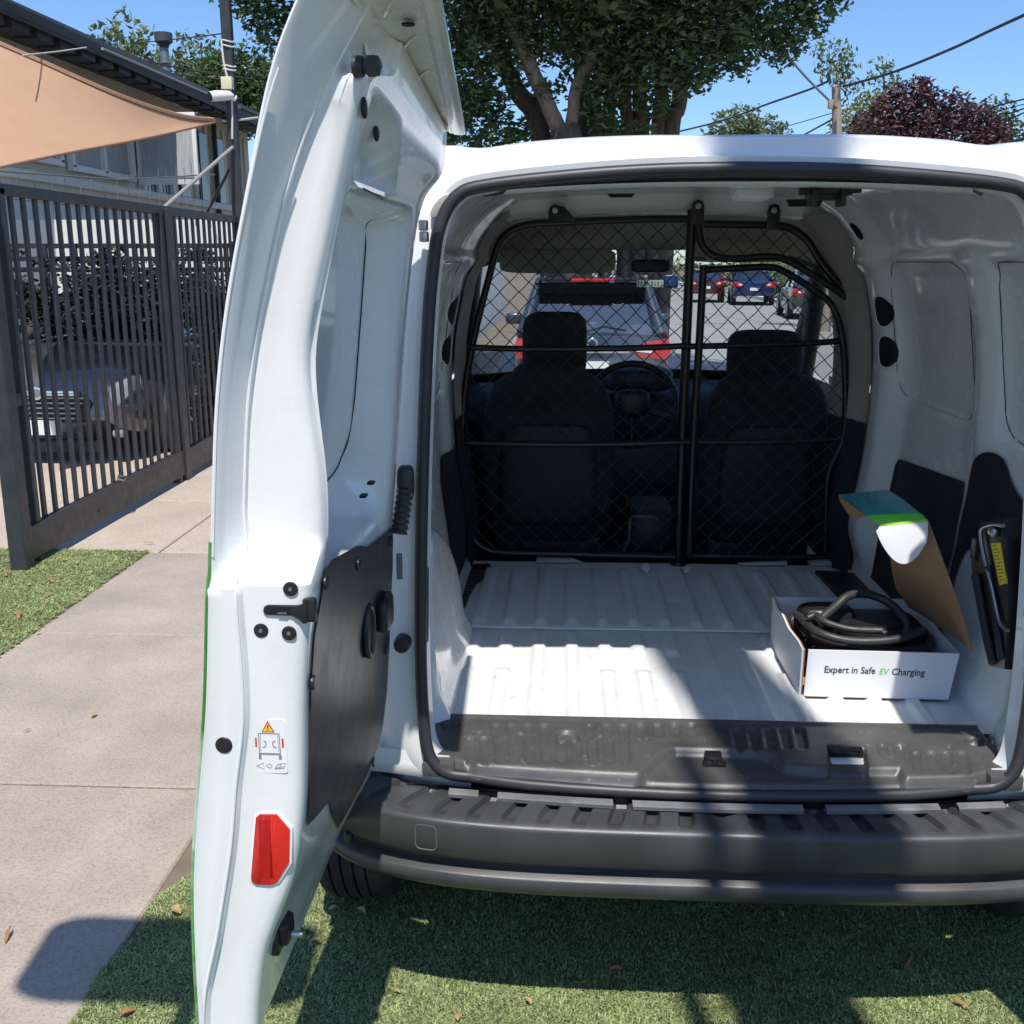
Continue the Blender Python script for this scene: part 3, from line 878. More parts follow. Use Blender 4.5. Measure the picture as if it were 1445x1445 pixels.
c = onY(601, 1175, 1.88)
cover = rrect(c.x, .505, .044, .055, .010)
def on_bumper(x, z):
    best = min(phis, key=lambda ph: abs(bump_plan(ph, .001)[0] - x)); return bump_plan(best, .001)[1]
tube('tow_cover_seam', [(a, on_bumper(a, b) - .0006, b) for a, b in cover], .0014, mat('scuffed_edge', (.12, .12, .12), .5), bumper, seg=5, closed=True)
# screws in the step and the metal strips above it
for u, v in ((697, 1126), (888, 1137), (1137, 1147), (1333, 1147)):
    p = onY(u, v, 1.90 if 800 < u < 1250 else 1.92)
    y = on_bumper(p.x, .5) + .068
    disc('step_screw', (p.x, y, .5435), (0, -.35, 1), .011, .004, M_bumper, bumper, 14)
for u0, u1 in ((634, 676), (703, 864), (891, 1128), (1160, 1322), (1349, 1418)):
    p0 = onY(u0, 1112, 1.965); p1 = onY(u1, 1112, 1.965)
    V = []
    pts = []
    for i in range(7):
        x = p0.x + (p1.x - p0.x) * i / 6; pts.append((x, 1.966 + bow(x - XC) * .8, .5855))
    mb = MB()
    rws = []
    for dy, dz in ((-.008, -.004), (-.009, .004), (-.004, .007), (.010, .008), (.011, -.008)):
        rws.append([Vector((a, b - .006 + dy, c_ - .024 + dz)) for a, b, c_ in pts])
    loft('step_strip', rws, mat('dusty_strip', (.15, .15, .155), .40, var=.3, var_scale=20), bumper, sharp=30, cap=False)
# dark well behind the strips, body apron under the seal
rows = [[Vector((XC + h, 1.985 + bow(h) * .8 + dy, z)) for h in np.linspace(-.66, .66, 31)] for dy, z in ((.0, .566), (.005, .56), (.005, .54), (-.06, .530))]
loft('apron', rows, M_black, van, sharp=40)
# corner jambs below the pillars
for s in (-1, 1):
    rows = []
    for z, dy in ((.63, .012), (.60, .010), (.575, .006), (.562, .03)):
        rows.append([Vector((XC + s * h, 2.0 + dy + .02 * sstep(.62, .8, h), z - .01 * sstep(.7, .56, h))) for h in np.linspace(.57, .80, 10)])
    loft('corner_jamb', rows, M_white, van, flip=(s < 0))

# ---- pillar furniture on the left rear jamb
p = onY(621, 291, 2.09)
V = [(a, 2.098, b) for a, b in []]
pl = [(p.x + math.cos(k / 20 * 6.2832) * .017 + math.sin(k / 20 * 6.2832) * .010, p.z + math.sin(k / 20 * 6.2832) * .021 + math.cos(k / 20 * 6.2832) * .006) for k in range(20)]
prism('jamb_pad', pl, 'Y', 2.088, 2.110, mat('grey_pad', (.36, .34, .32), .7), van, bev=.002)
for u, v in ((597, 318), (598, 334)):
    p = onY(u, v, 2.05)
    box('hinge_knuckle', (p.x, 2.055, p.z), (.016, .03, .020), M_steel, van, bev=.003)
p = onY(573, 705, 2.0)
g = superquad('cable_grommet', (p.x, 2.0, p.z + .035), (.017, .02, .035), .5, .6, M_rubber, van, 12, 16)
mbv = [onY(572, 690 + i * 4, 1.985) for i in range(16)]
tube('cable_gaiter', [(q.x - .0007 * i, q.y - .001 * i, q.z) for i, q in enumerate(mbv)], [.015 + .003 * (i % 2) for i in range(16)], M_rubber, van, seg=12)
p = onY(568, 907, 1.99); disc('door_buffer', (p.x, 2.0, p.z), (0, -1, 0), .018, .03, M_rubber, van, 16)
p = onY(563, 800, 1.995); box('jamb_plate', (p.x, 2.0, p.z), (.012, .01, .055), mat('plate_grey', (.16, .17, .18), .5), van, bev=.003)

# ---- wheels
def wheel(name, x, y, rad=.318, w=.185, parent=None, m=M_tyre):
    prof = []
    for q, r in ((-.5, .62), (-.5, .84), (-.47, .93), (-.40, .985), (-.30, 1.0), (-.255, 1.0), (-.25, .972), (-.225, .972), (-.22, 1.0), (-.10, 1.0), (-.095, .972), (-.065, .972), (-.06, 1.0), (.06, 1.0), (.065, .972), (.095, .972), (.10, 1.0), (.22, 1.0), (.225, .972), (.25, .972), (.255, 1.0), (.30, 1.0), (.40, .985), (.47, .93), (.5, .84), (.5, .62)):
        prof.append((q * w, r * rad))
    n = 48; rows = []
    for a, r in prof:
        rows.append([Vector((x + a, y + r * math.cos(2 * math.pi * k / n), rad + r * math.sin(2 * math.pi * k / n))) for k in range(n)])
    o = loft('wheel', rows, m, parent, wrap=True, sharp=40)
    disc('rim', (x + w * .3, y, rad), (1, 0, 0), rad * .63, w * .15, M_rim, o, 28)
    disc('rim', (x - w * .3, y, rad), (-1, 0, 0), rad * .63, w * .15, M_rim, o, 28)
    return o
wheel('wheel', -.512, 2.50, parent=van)
wheel('wheel', 2 * XC + .512, 2.50, parent=van)
wheel('wheel', -.50, 5.25, parent=van)
wheel('wheel', 2 * XC + .50, 5.25, parent=van)
box('underbody', (XC, 3.9, .36), (1.30, 3.6, .16), M_black, van, bev=.03)
box('rear_axle', (XC, 2.50, .30), (1.5, .07, .07), M_black, van, bev=.02)
rows = []
for a in np.linspace(0, math.pi, 15):
    rows.append([Vector((x, 2.50 + .40 * math.cos(a), .32 + .40 * math.sin(a))) for x in (XC - .90, XC - .745)])
loft('arch_liner', rows, M_black, van)
loft('arch_liner', [[Vector((2 * XC - p.x, p.y, p.z)) for p in r] for r in rows], M_black, van)

# ---- side skirts and wheel-arch lips (outside)
for s in (-1, 1):
    rows = []
    for y in list(np.linspace(2.20, 3.70, 44)):
        lift = 0
        dd = abs(y - 2.50)
        if dd < .40: lift = math.sqrt(.40 ** 2 - dd * dd)
        z0 = max(.30, .32 + lift) if lift > .0 else .30
        z0 = min(z0, .70)
        rows.append([Vector((XC + s * tab(BO, z), y, z)) for z in np.linspace(z0, .9, 6)])
    loft('side_skirt', [[Vector((XC + (p.x - XC) * 1.003, p.y, p.z)) for p in r] for r in rows], M_white, van, flip=(s > 0))

# ---- mesh partition
PY = 3.56
part = tube('partition', [onY(u, v, PY) for u, v in ((973, 309), (930, 309), (860, 311), (790, 314), (750, 316), (722, 325), (703, 346), (690, 392), (676, 445), (664, 500), (655, 560), (652, 625), (653, 690), (657, 733), (667, 760), (688, 776), (720, 780), (800, 782), (880, 784), (955, 786))], .0125, M_tube, van, seg=10, smooth_n=4)
def pt(name, px, r=.0125, Y=PY, n=4): return tube(name, [onY(u, v, Y) for u, v in px], r, M_tube, part, seg=10, smooth_n=n)
pt('post', [(977, 296), (972, 400), (967, 520), (962, 640), (957, 797)], .0165)
pt('post', [(993, 374), (987, 480), (982, 560), (977, 660), (972, 786)], .0135, PY - .02)
pt('rail', [(664, 490), (720, 492), (820, 492), (900, 491), (968, 488)], .0105, PY - .012)
pt('rail', [(968, 489), (1060, 487), (1130, 485), (1190, 481)], .0105, PY - .012)
pt('rail', [(651, 625), (760, 627), (860, 627), (963, 624)], .0105, PY - .012)
pt('rail', [(963, 624), (1060, 624), (1150, 622), (1192, 618)], .0095, PY - .012)
pt('frame_bow', [(993, 316), (1040, 317), (1090, 318), (1115, 322), (1138, 338), (1156, 366), (1176, 392), (1192, 412), (1199, 440), (1202, 480), (1204, 530), (1200, 600)], .0135)
pt('frame_bow', [(985, 300), (986, 325), (992, 348), (1010, 362), (1040, 365), (1085, 362), (1112, 368), (1150, 390), (1196, 420)], .0125, PY - .02)
pt('frame_bow', [(988, 381), (1030, 379), (1085, 377), (1108, 384), (1150, 410), (1172, 428), (1184, 455), (1190, 490), (1193, 540), (1193, 585), (1191, 615), (1183, 637), (1172, 660), (1167, 690), (1165, 780)], .0115, PY - .02)
pt('rail', [(972, 784), (1040, 785), (1110, 786), (1166, 786)], .0105)
for u, v, h in ((985, 291, 16), (1092, 297, 18)):
    p = onY(u, v, PY - .03); q = onY(u, v + h + 10, PY - .03)
    prism('bracket', [(p.x - .021, q.z), (p.x + .021, q.z), (p.x + .021, p.z), (p.x + .015, p.z + .016), (p.x, p.z + .022), (p.x - .015, p.z + .016), (p.x - .021, p.z)], 'Y', PY - .034, PY - .026, M_tube, part, bev=.002)
    disc('bolt', (p.x, PY - .034, p.z), (0, -1, 0), .010, .006, M_steel, part, 14)
p = onY(783, 297, PY - .03)
prism('bracket', [(p.x - .02, p.z - .035), (p.x + .07, p.z - .035), (p.x + .05, p.z - .008), (p.x + .03, p.z + .012), (p.x, p.z + .02), (p.x - .018, p.z + .01), (p.x - .022, p.z - .01)], 'Y', PY - .034, PY - .026, M_tube, part, bev=.002)
disc('bolt', (p.x, PY - .034, p.z), (0, -1, 0), .010, .006, M_steel, part, 14)
p = onY(957, 795, PY - .02); disc('post_foot', (p.x, PY - .02, .604), (0, 0, 1), .03, .012, M_tube, part, 16)
p = onY(981, 365, PY); box('latch_pin', (p.x + .008, PY - .03, p.z), (.04, .03, .012), M_tube, part, bev=.003)
# woven diamond wire, clipped to each bay
def diamonds(name, outline_px, pitch_x, pitch_z, r=.0016, Y=PY):
    P = [(q.x, q.z) for q in (onY(u, v, Y) for u, v in outline_px)]
    xs_ = [a for a, b in P]; zs_ = [b for a, b in P]
    x0, x1, z0, z1 = min(xs_), max(xs_), min(zs_), max(zs_)
    mb = MB(); k = pitch_z / pitch_x
    W = x1 - x0; Hh = z1 - z0
    n = int((W + Hh / k) / pitch_x) + 2
    for sgn in (1, -1):
        for i in range(-n, n + 1):
            cur = []
            st = pitch_x / 8
            x = x0
            while x <= x1 + st:
                zc = z0 + sgn * k * (x - x0) + i * pitch_z
                ph = (x - x0) / pitch_x * 2 * math.pi
                # the weave flattens at every crossing
                wob = .0030 * math.sin(ph * 1.0 + i * math.pi)
                if z0 <= zc <= z1 and in_poly(x, zc, P):
                    cur.append((x, Y + sgn * .0016 * math.cos(ph * .5), zc + wob * sgn * .6))
                elif len(cur) > 1:
                    mb.tube(cur, r, 4); cur = []
                else: cur = []
                x += st
            if len(cur) > 1: mb.tube(cur, r, 4)
    o = mb.build(name, M_mesh, part, True, 80); o['kind'] = 'stuff'
    return o
diamonds('wire_mesh', ((972, 309), (860, 311), (750, 317), (722, 326), (704, 346), (690, 392), (664, 500), (653, 600), (654, 720), (667, 758), (690, 776), (956, 785)), .066, .066)
diamonds('wire_mesh', ((988, 382), (1085, 378), (1110, 386), (1172, 430), (1190, 490), (1193, 590), (1183, 637), (1168, 668), (1165, 782), (974, 784)), .066, .066, Y=PY - .02)
diamonds('wire_mesh', ((994, 318), (1090, 319), (1115, 323), (1140, 342), (1160, 372), (1196, 416), (1150, 389), (1112, 367), (1085, 361), (1040, 364), (1010, 361), (993, 347)), .066, .066)

# ---- cab: headliner, visors, pillars, windscreen, dashboard, seats
rows = []
for y, z in ((3.66, 1.815), (3.85, 1.82), (4.1, 1.79), (4.3, 1.745), (4.42, 1.70)):
    rows.append([Vector((XC + h, y, z - .07 * (abs(h) / .68) ** 3)) for h in np.linspace(-.70, .70, 17)])
loft('headliner', rows, M_headliner, van)
loft('cab_roof', [[Vector((XC + h, y, z - .10 * (abs(h) / .75) ** 3)) for h in np.linspace(-.75, .75, 17)] for y, z in ((3.60, 1.90), (3.9, 1.90), (4.2, 1.86), (4.46, 1.76))], M_white, van)
for (u0, v0, u1, v1) in ((708, 388, 866, 352),):
    a = onY(u0, v0, 4.30); b = onY(u1, v1, 4.30)
    superquad('sun_visor', ((a.x + b.x) / 2, 4.30, (a.z + b.z) / 2 + .005), ((b.x - a.x) / 2 + .01, .018, (b.z - a.z) / 2 - .002), .35, .35, M_headliner, van, 14, 24)
superquad('sun_visor', (.70, 4.32, 1.695), (.20, .018, .045), .35, .35, M_headliner, van, 14, 24)
superquad('rear_view_mirror', (.36, 4.48, 1.635), (.085, .02, .028), .4, .4, M_black, van, 12, 20)
WS0, WS1 = (5.10, 1.10), (4.40, 1.70)
rows = []
for t in np.linspace(0, 1, 8):
    y = WS0[0] + (WS1[0] - WS0[0]) * t; z = WS0[1] + (WS1[1] - WS0[1]) * t + .03 * math.sin(math.pi * t)
    w = .80 - .12 * t
    rows.append([Vector((XC + h * w, y - .10 * abs(h) ** 2.4, z)) for h in np.linspace(-1, 1, 15)])
loft('windscreen', rows, M_glass, van)
for s in (-1, 1):
    tube('windscreen_pillar', [(XC + s * .82, 5.02, 1.08), (XC + s * .76, 4.66, 1.42), (XC + s * .70, 4.33, 1.72), (XC + s * .66, 4.1, 1.80)], .040, M_trim_dark, van, seg=10, smooth_n=4)
# toll and permit stickers on the glass
p = onY(917, 400, 4.62)
st = box('permit_sticker', (p.x, 4.61, p.z), (.115, .002, .030), mat('sticker_pale', (.55, .72, .60), .6), van)
for i in range(7):
    box('sticker_bar', (p.x - .05 + i * .013 + (.02 if i > 2 else 0), 4.6085, p.z), (.005 + .003 * (i % 2), .001, .02), M_grey_ink, st)
disc('sticker_dot', (p.x - .018, 4.6086, p.z + .002), (0, -1, 0), .011, .0006, mat('sticker_green', (.03, .42, .26), .5), st, 14)
p = onY(946, 397, 4.64)
superquad('toll_tag', (p.x, 4.63, p.z), (.034, .012, .028), .4, .4, mat('tag_blue', (.02, .05, .16), .3), van, 10, 16)
dash_rows = []
for y, z in ((4.62, .86), (4.58, .98), (4.60, 1.06), (4.68, 1.10), (4.82, 1.125), (5.05, 1.105), (5.16, 1.06)):
    dash_rows.append([Vector((XC + h, y, z - .03 * (abs(h) / .8) ** 2)) for h in np.linspace(-.83, .83, 21)])
loft('dashboard', dash_rows, M_dash, van)
box('dash_lower', (XC, 4.74, .70), (1.6, .22, .40), M_dash, van, bev=.03)
p0 = onY(900, 532, 4.52)
superquad('instrument_hood', (p0.x, 4.56, p0.z - .01), (.155, .10, .055), .5, .55, M_dash, van, 14, 24)
pc = onY(893, 575, 4.28)
sw = []
for k in range(28):
    a = 2 * math.pi * k / 28
    sw.append((pc.x + .185 * math.cos(a), 4.30 + .06 * math.sin(a), pc.z + .01 + .165 * math.sin(a)))
steer = tube('steering_wheel', sw, .014, M_black, van, seg=10, closed=True)
superquad('steering_hub', (pc.x, 4.33, pc.z + .01), (.075, .03, .06), .6, .6, M_black, steer, 12, 18)
for a in (R(200), R(340), R(270)):
    tube('steering_spoke', [(pc.x, 4.33, pc.z), (pc.x + .18 * math.cos(a), 4.31, pc.z + .15 * math.sin(a))], .012, M_black, steer, seg=8)
def seat(x, name, hw):
    y = 3.86
    def bend(p):
        return Vector((p.x * (1 - .16 * max(0, p.z) ** 2), p.y - .35 * p.z, p.z))
    b = superquad('seat_back', (x, y + .05, .95), (hw, .075, .30), .38, .45, M_seat, van, 20, 32, bend)
    superquad('seat_back_panel', (x, y + .012, .86), (hw * .74, .055, .20), .25, .3, M_trim_dark, b, 14, 24, bend)
    superquad('seat_cushion', (x, y + .30, .66), (hw, .27, .10), .4, .4, M_seat, van, 14, 28)
    box('seat_base', (x, y + .25, .50), (hw * 1.7, .40, .22), M_black, van, bev=.03)
    return b
def headrest(x, z, hw, hh, parent):
    o = superquad('headrest', (x, 3.93, z), (hw, .055, hh), .42, .5, M_seat, parent, 18, 28)
    for s in (-1, 1):
        tube('headrest_post', [(x + s * .045, 3.93, z - hh * .9), (x + s * .045, 3.92, z - hh - .06)], .006, M_steel, o, seg=8)
    return o
sb = seat(-.055, 'driver', .255)
headrest(-.035, 1.335, .122, .135, sb)
superquad('seat_wing', (-.05, 3.88, 1.20), (.15, .06, .09), .6, .6, M_seat, sb, 12, 20)
sb2 = seat(.765, 'passenger', .235)
headrest(.752, 1.300, .138, .105, sb2)
box('cab_bulkhead', (XC, 5.15, .75), (1.55, .04, .70), M_trim_dark, van)
box('cab_floor', (XC, 4.35, .40), (1.55, 1.6, .03), M_trim_dark, van)
for s in (-1, 1):
    rows = []
    for z, w in ((.36, .80), (.9, .82), (1.08, .81), (1.12, .85)):
        rows.append([Vector((XC + s * w, y, z)) for y in np.linspace(3.70, 5.0, 6)])
    loft('door_card', rows, M_trim_dark, van)
    loft('pillar_inner', [[Vector((XC + s * (x_ + .02 * (y_ - 3.6)), y_, z_)) for z_, x_ in ((.36, .80), (1.1, .80), (1.45, .74), (1.75, .66))] for y_ in (3.56, 3.76)], M_trim_dark, van)
    superquad('wing_mirror', (XC + s * 1.0, 4.78, 1.20), (.10, .07, .10), .5, .5, M_black, van, 12, 18)
# exposed seat frame / handbrake tower between the seats
q = [onY(u, v, 3.75) for u, v in ((881, 778), (884, 768), (888, 765), (889, 733), (893, 729), (923, 729), (928, 733), (934, 775))]
tube('tunnel_frame', q, .007, mat('dull_steel', (.12, .125, .13), .5), van, seg=8)
superquad('tunnel_box', (.34, 3.9, .66), (.09, .16, .09), .4, .4, M_trim_dark, van, 12, 20)

# ================================================================ REAR DOORS
XO = [(.44, -.548), (.52, -.547), (.64, -.544), (.766, -.537), (.90, -.520), (1.038, -.500), (1.206, -.484), (1.34, -.472), (1.479, -.457), (1.606, -.434), (1.761, -.394), (1.867, -.360), (1.954, -.315), (2.0, -.285)]
XI = [(.44, -.470), (.525, -.462), (.615, -.446), (.677, -.424), (.751, -.396), (.858, -.377), (1.027, -.366), (1.135, -.355), (1.24, -.343), (1.34, -.340), (1.476, -.352), (1.532, -.351), (1.596, -.338), (1.685, -.315), (1.797, -.285), (1.871, -.263), (1.95, -.235)]
KF = [(.44, .010), (.556, .016), (.682, .042), (.803, .058), (.918, .059), (1.03, .060), (1.19, .045), (1.30, .032), (1.34, .031), (1.477, .031), (1.623, .036), (1.754, .041), (1.902, .060), (2.0, .07)]
XH = [(.437, -.462), (.50, -.440), (.598, -.398), (.68, -.370), (.745, -.361), (.95, -.350), (1.142, -.335), (1.342, -.316), (1.611, -.289), (1.777, -.259), (1.857, -.225), (1.95, -.215)]
XFL = [(.44, -.48), (.9, -.395), (1.05, -.41), (1.288, -.412), (1.355, -.394), (1.55, -.370), (1.723, -.350), (1.80, -.33), (1.95, -.27)]
YF, YH = 1.315, 1.975
def ztop(y): return 1.972 - (y - 1.36) * .150
def zbot(y): return .470 + (y - YF) * .05
def door_columns(z):
    """cross-section from the hinge, round the outside, over the free edge and back along the inside: (Y, X)"""
    xo, xi, xh, k = tab(XO, z), tab(XI, z), tab(XH, z), tab(KF, z)
    up = sstep(1.215, 1.262, z)                     # above the notch the flange turns into a deep rebate
    notch = .010 * sstep(1.215, 1.228, z)
    yf = YF + notch
    deep = .020 + .055 * up
    rec = sstep(1.15, 1.27, z) * sstep(1.752, 1.712, z)
    pk = .034 * sstep(1.757, 1.772, z) * sstep(1.872, 1.85, z)      # small pocket above the window blank
    bk = .10 * sstep(1.862, 1.915, z) ** 2          # the inner frame ends in a rounded top
    xin = xi; fl = tab(XFL, z)
    fl = min(fl, xin - .003)
    inn = lambda t: xi + (xh - xi) * t            # rim level between free corner and hinge
    def dip(t, a):
        y_ = 1.36 + .595 * t
        return inn(t) * (1 - a * rec) + (fl + (t - .5) * .02) * a * rec - pk * sstep(1.45, 1.475, y_) * sstep(1.70 - 1.2 * (z - 1.77), 1.66 - 1.2 * (z - 1.77), y_)
    c = [
        (YH, xo + .012), (1.85, xo + .002), (1.7, xo - .003), (1.5, xo - .002), (yf + .01, xo), (yf + .001, xo + .001),
        (yf, xo + .004), (yf + .003, xo + .008),
        (yf + .005 + .030 * up, xo + .5 * k),
        (yf + .006 + .060 * up, xo + k - .006),
        (yf + .009 + .066 * up, xo + k - .002),
        (yf + deep, xo + k + .001),
        (yf + deep + .002 + bk, xo + k + .006),
        (yf + deep + .003 + bk, xo + k + (xi - xo - k) * .5),
        (yf + deep + .004 + bk, xi - .022),
        (yf + deep + .007 + bk, xi - .010),
        (yf + deep + .014 + bk, xi - .0025),
        (yf + deep + .026 + bk, xi),
    ]
    for y, a in ((1.43 + bk, 0.0), (1.45 + bk * .9, .15), (1.475 + bk * .8, .75), (1.50 + bk * .7, 1.0), (1.55 + bk * .5, 1.0), (1.60 + bk * .2, 1.0), (1.63, 1.0), (1.66, 1.0), (1.69, 1.0), (1.72, 1.0), (1.78, 1.0), (1.835, 1.0), (1.850, .97), (1.866, .55), (1.884, .10), (1.90, 0.0)):
        t = (y - 1.36) / (1.955 - 1.36)
        c.append((y, dip(t, a)))
    c += [(1.955, xh), (1.968, xh - .004), (1.975, xh - .014), (YH + .001, xo + .03)]
    return c
def door_levels():
    zs = list(np.arange(.47, .99, .02)) + list(np.arange(.99, 1.30, .0125)) + list(np.arange(1.30, 1.70, .02)) + list(np.arange(1.70, 1.955, .0075))
    return zs
def build_door(mirror=False, scale=1.0):
    """scale shortens the door measured from its hinge (the right leaf is the narrow one)"""
    def W(p):
        y = YH + (p[1] - YH) * scale
        x = 2 * XC - p[0] + .035 if mirror else p[0]
        return Vector((x, y, p[2]))
    rows = []
    Z = door_levels(); zmin, zmax = Z[0], Z[-1]
    for z in Z:
        cs = door_columns(z); r = []
        for (y, x) in cs:
            # the top follows the roof, the foot the bumper
            tt = sstep(1.70, zmax, z); tb = sstep(.62, zmin, z)
            zz = z + tt * (ztop(y) - zmax) + tb * (zbot(y) - zmin)
            r.append(W((x, y, zz)))
        rows.append(r)
    d = loft('rear_door', rows, M_white, van, sharp=42, flip=not mirror)
    # closing strip under the foot
    b = rows[0]; n = len(b)
    mesh_obj('door_foot', b, [tuple(range(n))], M_white, d, False)
    # roof flange: rolls over the door top towards the roof
    fr = []
    for y in np.linspace(YF + .02, YH, 22):
        zt = ztop(y); roll = sstep(1.40, 1.46, y)
        xe = -.158 - (y - 1.4) * .045
        thin = .010
        xw = -.262 + .03 * sstep(1.85, 1.975, y)
        xo = (xw - .004) * (1 - roll) + (tab(XO, 1.954) + .002) * roll; hk = .3 + .7 * roll
        prof = [(xw - .004, zt - .006 - .039 * roll), (xw, zt - .004 - .008 * roll), (xw + .004, zt - .003), (xw + .010, zt - .001), (xw + (xe - xw) * .45, zt + .004), (xe - .030, zt + .001), (xe - .027, zt - .002), (xe - .022, zt - .0015), (xe - .019, zt - .004), (xe - .006, zt - .005), (xe, zt - .003), (xe + .001, zt + .002), (xe - .006, zt + .008), (xw + (xe - xw) * .5, zt + .014 + .012 * roll), (xw, zt + .008 + .020 * roll), (xo + .02 * roll, zt + .006 + .002 * roll), (xo, zt - .002 - .010 * roll)]
        fr.append([W((a, y, b_)) for a, b_ in prof])
    fl = loft('roof_flange', fr, M_white, d, sharp=38, flip=mirror)
    for end in (fr[0], fr[-1]):
        mesh_obj('flange_end', end, [tuple(range(len(end)))], M_white, fl, False)
    return d, fl, W
door, flange, W0 = build_door()
# sealer beads along the rebate of the free edge
for col, r_, z0_, z1_ in ((9, .0020, .50, 1.86), (6, .0016, 1.26, 1.90)):
    tube('sealer_bead', [(door_columns(z_)[col][1] + .0008, door_columns(z_)[col][0] - .0006, z_) for z_ in np.arange(z0_, z1_, .02)], r_, M_white, door, seg=6)
# clips and slots under the flange
for y in (1.42, 1.555, 1.69):
    zt = ztop(y) - .004
    mb = MB()
    mb.tube([(-.262, y - .055, ztop(y - .055) - .004), (-.258, y - .012, ztop(y - .012) - .006), (-.262, y, zt - .010), (-.252, y + .008, zt - .006), (-.246, y + .022, ztop(y + .022) - .006)], .0035, 6)
    mb.build('hem_clip', M_white, flange)
    tube('stiffening_crease', [(-.238, y + .01, zt - .000), (-.222, y - .02, ztop(y - .02) + .001), (-.205, y - .045, ztop(y - .045) + .001)], .0022, M_white, flange, seg=6, smooth_n=3)
    tube('stiffening_crease', [(-.205, y + .045, ztop(y + .045) + .001), (-.192, y + .038, ztop(y + .038) + .001), (-.18, y + .045, ztop(y + .045) - .001)], .0022, M_white, flange, seg=6, smooth_n=3)
p = (-.21, 1.46, ztop(1.46) - .001); disc('drain_hole', p, (0, 0, -1), .009, .003, M_hole, flange, 12)
# green film folded over the hem of the outer skin
tr = []
for z in np.arange(.50, 1.30, .02):
    zz = z + sstep(.62, .47, z) * 0
    notch = .010 * sstep(1.215, 1.228, z)
    xo = tab(XO, z); tr.append((xo + .0005, YF + notch + .001, zz))
tube('edge_film', tr, .0026, M_green_film, door, seg=6)
# black liner board
def liner_pts(pxs, off=.0):
    out = []
    for u, v in pxs:
        X = -.365
        for _ in range(4):
            p = onX(u, v, X); t = (p.y - 1.36) / .595
            X = tab(XI, p.z) + (tab(XH, p.z) - tab(XI, p.z)) * t
        out.append((p.y, p.z))
    return out
LP = liner_pts(((456, 803), (464, 790), (490, 776), (500, 770), (508, 770), (516, 772), (524, 766), (552, 744), (552, 800), (549, 900), (543, 980), (533, 1045), (515, 1095), (492, 1140), (476, 1170), (466, 1150), (462, 1130), (452, 1142), (428, 1170), (429, 1050), (434, 960), (440, 900), (449, 850)))
LP = [(min(1.966, max(1.372, y)), z) for y, z in LP]
def door_in_x(y, z): 
    t = (y - 1.36) / .595
    return tab(XI, z) + (tab(XH, z) - tab(XI, z)) * t
P_, Fc = clipped_grid(LP, .007)
V = [(door_in_x(y, z) + .004, y, z) for y, z in P_]
liner = mesh_obj('door_liner', V, Fc, M_liner, door, True, None)
def on_door(u, v, off=0.0):
    X = -.365
    for _ in range(5):
        p = onX(u, v, X + off); X = door_in_x(p.y, p.z)
    return Vector((X + off, p.y, p.z))
for u, v in ((505, 796), (459, 822), (441, 963), (545, 916), (551, 764), (526, 1075)):
    p = on_door(u, v, .005); disc('liner_clip', p, (1, 0, 0), .011, .004, M_black, liner, 14)
hp = on_door(520, 890, .006)
ring = [(hp.x + .001, hp.y + .034 * math.cos(a), hp.z + .046 * math.sin(a)) for a in np.linspace(0, 2 * math.pi, 28, endpoint=False)]
hd = tube('pull_handle', ring, .0065, M_black, liner, seg=8, closed=True)
V = [(hp.x + .002, hp.y, hp.z)] + [(hp.x + .002, b, c_) for a, b, c_ in ring]
mesh_obj('handle_pocket', V, [(0, 1 + i, 1 + (i + 1) % 28) for i in range(28)], M_hole, hd, True)
lp2 = on_door(545, 856, .01)
superquad('latch_lever', (lp2.x + .002, lp2.y - .03, lp2.z), (.014, .040, .034), .45, .45, M_black, liner, 12, 18)
# latch, plugs, reflector and sticker on the free edge of the door
EY = YF + .023                         # plane of the edge face below the notch
def on_edge(u, v): return onY(u, v, EY)
for u, v in ((410, 831), (368.5, 889.5), (408, 893.5)):
    p = on_edge(u, v); q = disc('bolt_plug', (p.x, EY + .0005, p.z), (0, -1, 0), .0105, .0028, M_black, door, 20)
    disc('plug_dimple', (p.x, EY - .0022, p.z), (0, -1, 0), .0030, .0010, M_steel, q, 10)
lat = [(a.x, a.z) for a in (on_edge(u, v) for u, v in ((434, 846), (425, 853), (418, 854), (378, 853), (373, 856), (372, 862), (376, 867), (412, 868), (422, 873), (428, 879), (434, 879)))]
la = prism('door_lock', lat, 'Y', EY - .0035, EY + .002, M_black, door, bev=.001)
a = on_edge(376, 859); b = on_edge(412, 859)
box('lock_slot', ((a.x + b.x) / 2, EY - .0042, a.z), ((b.x - a.x) * .9, .0016, .007), M_hole, la)
a = on_edge(400, 863.5)
box('lock_tongue', (a.x, EY - .0052, a.z), (.013, .002, .0022), M_steel, la)
a = on_edge(432, 862); box('lock_mouth', (a.x + .004, EY + .006, a.z), (.018, .014, .034), M_black, la, bev=.003)
p = onY(316, 1051, YF + .006); disc('rubber_plug', (p.x, YF + .0062, p.z), (0, -1, 0), .0125, .003, M_black, door, 22)
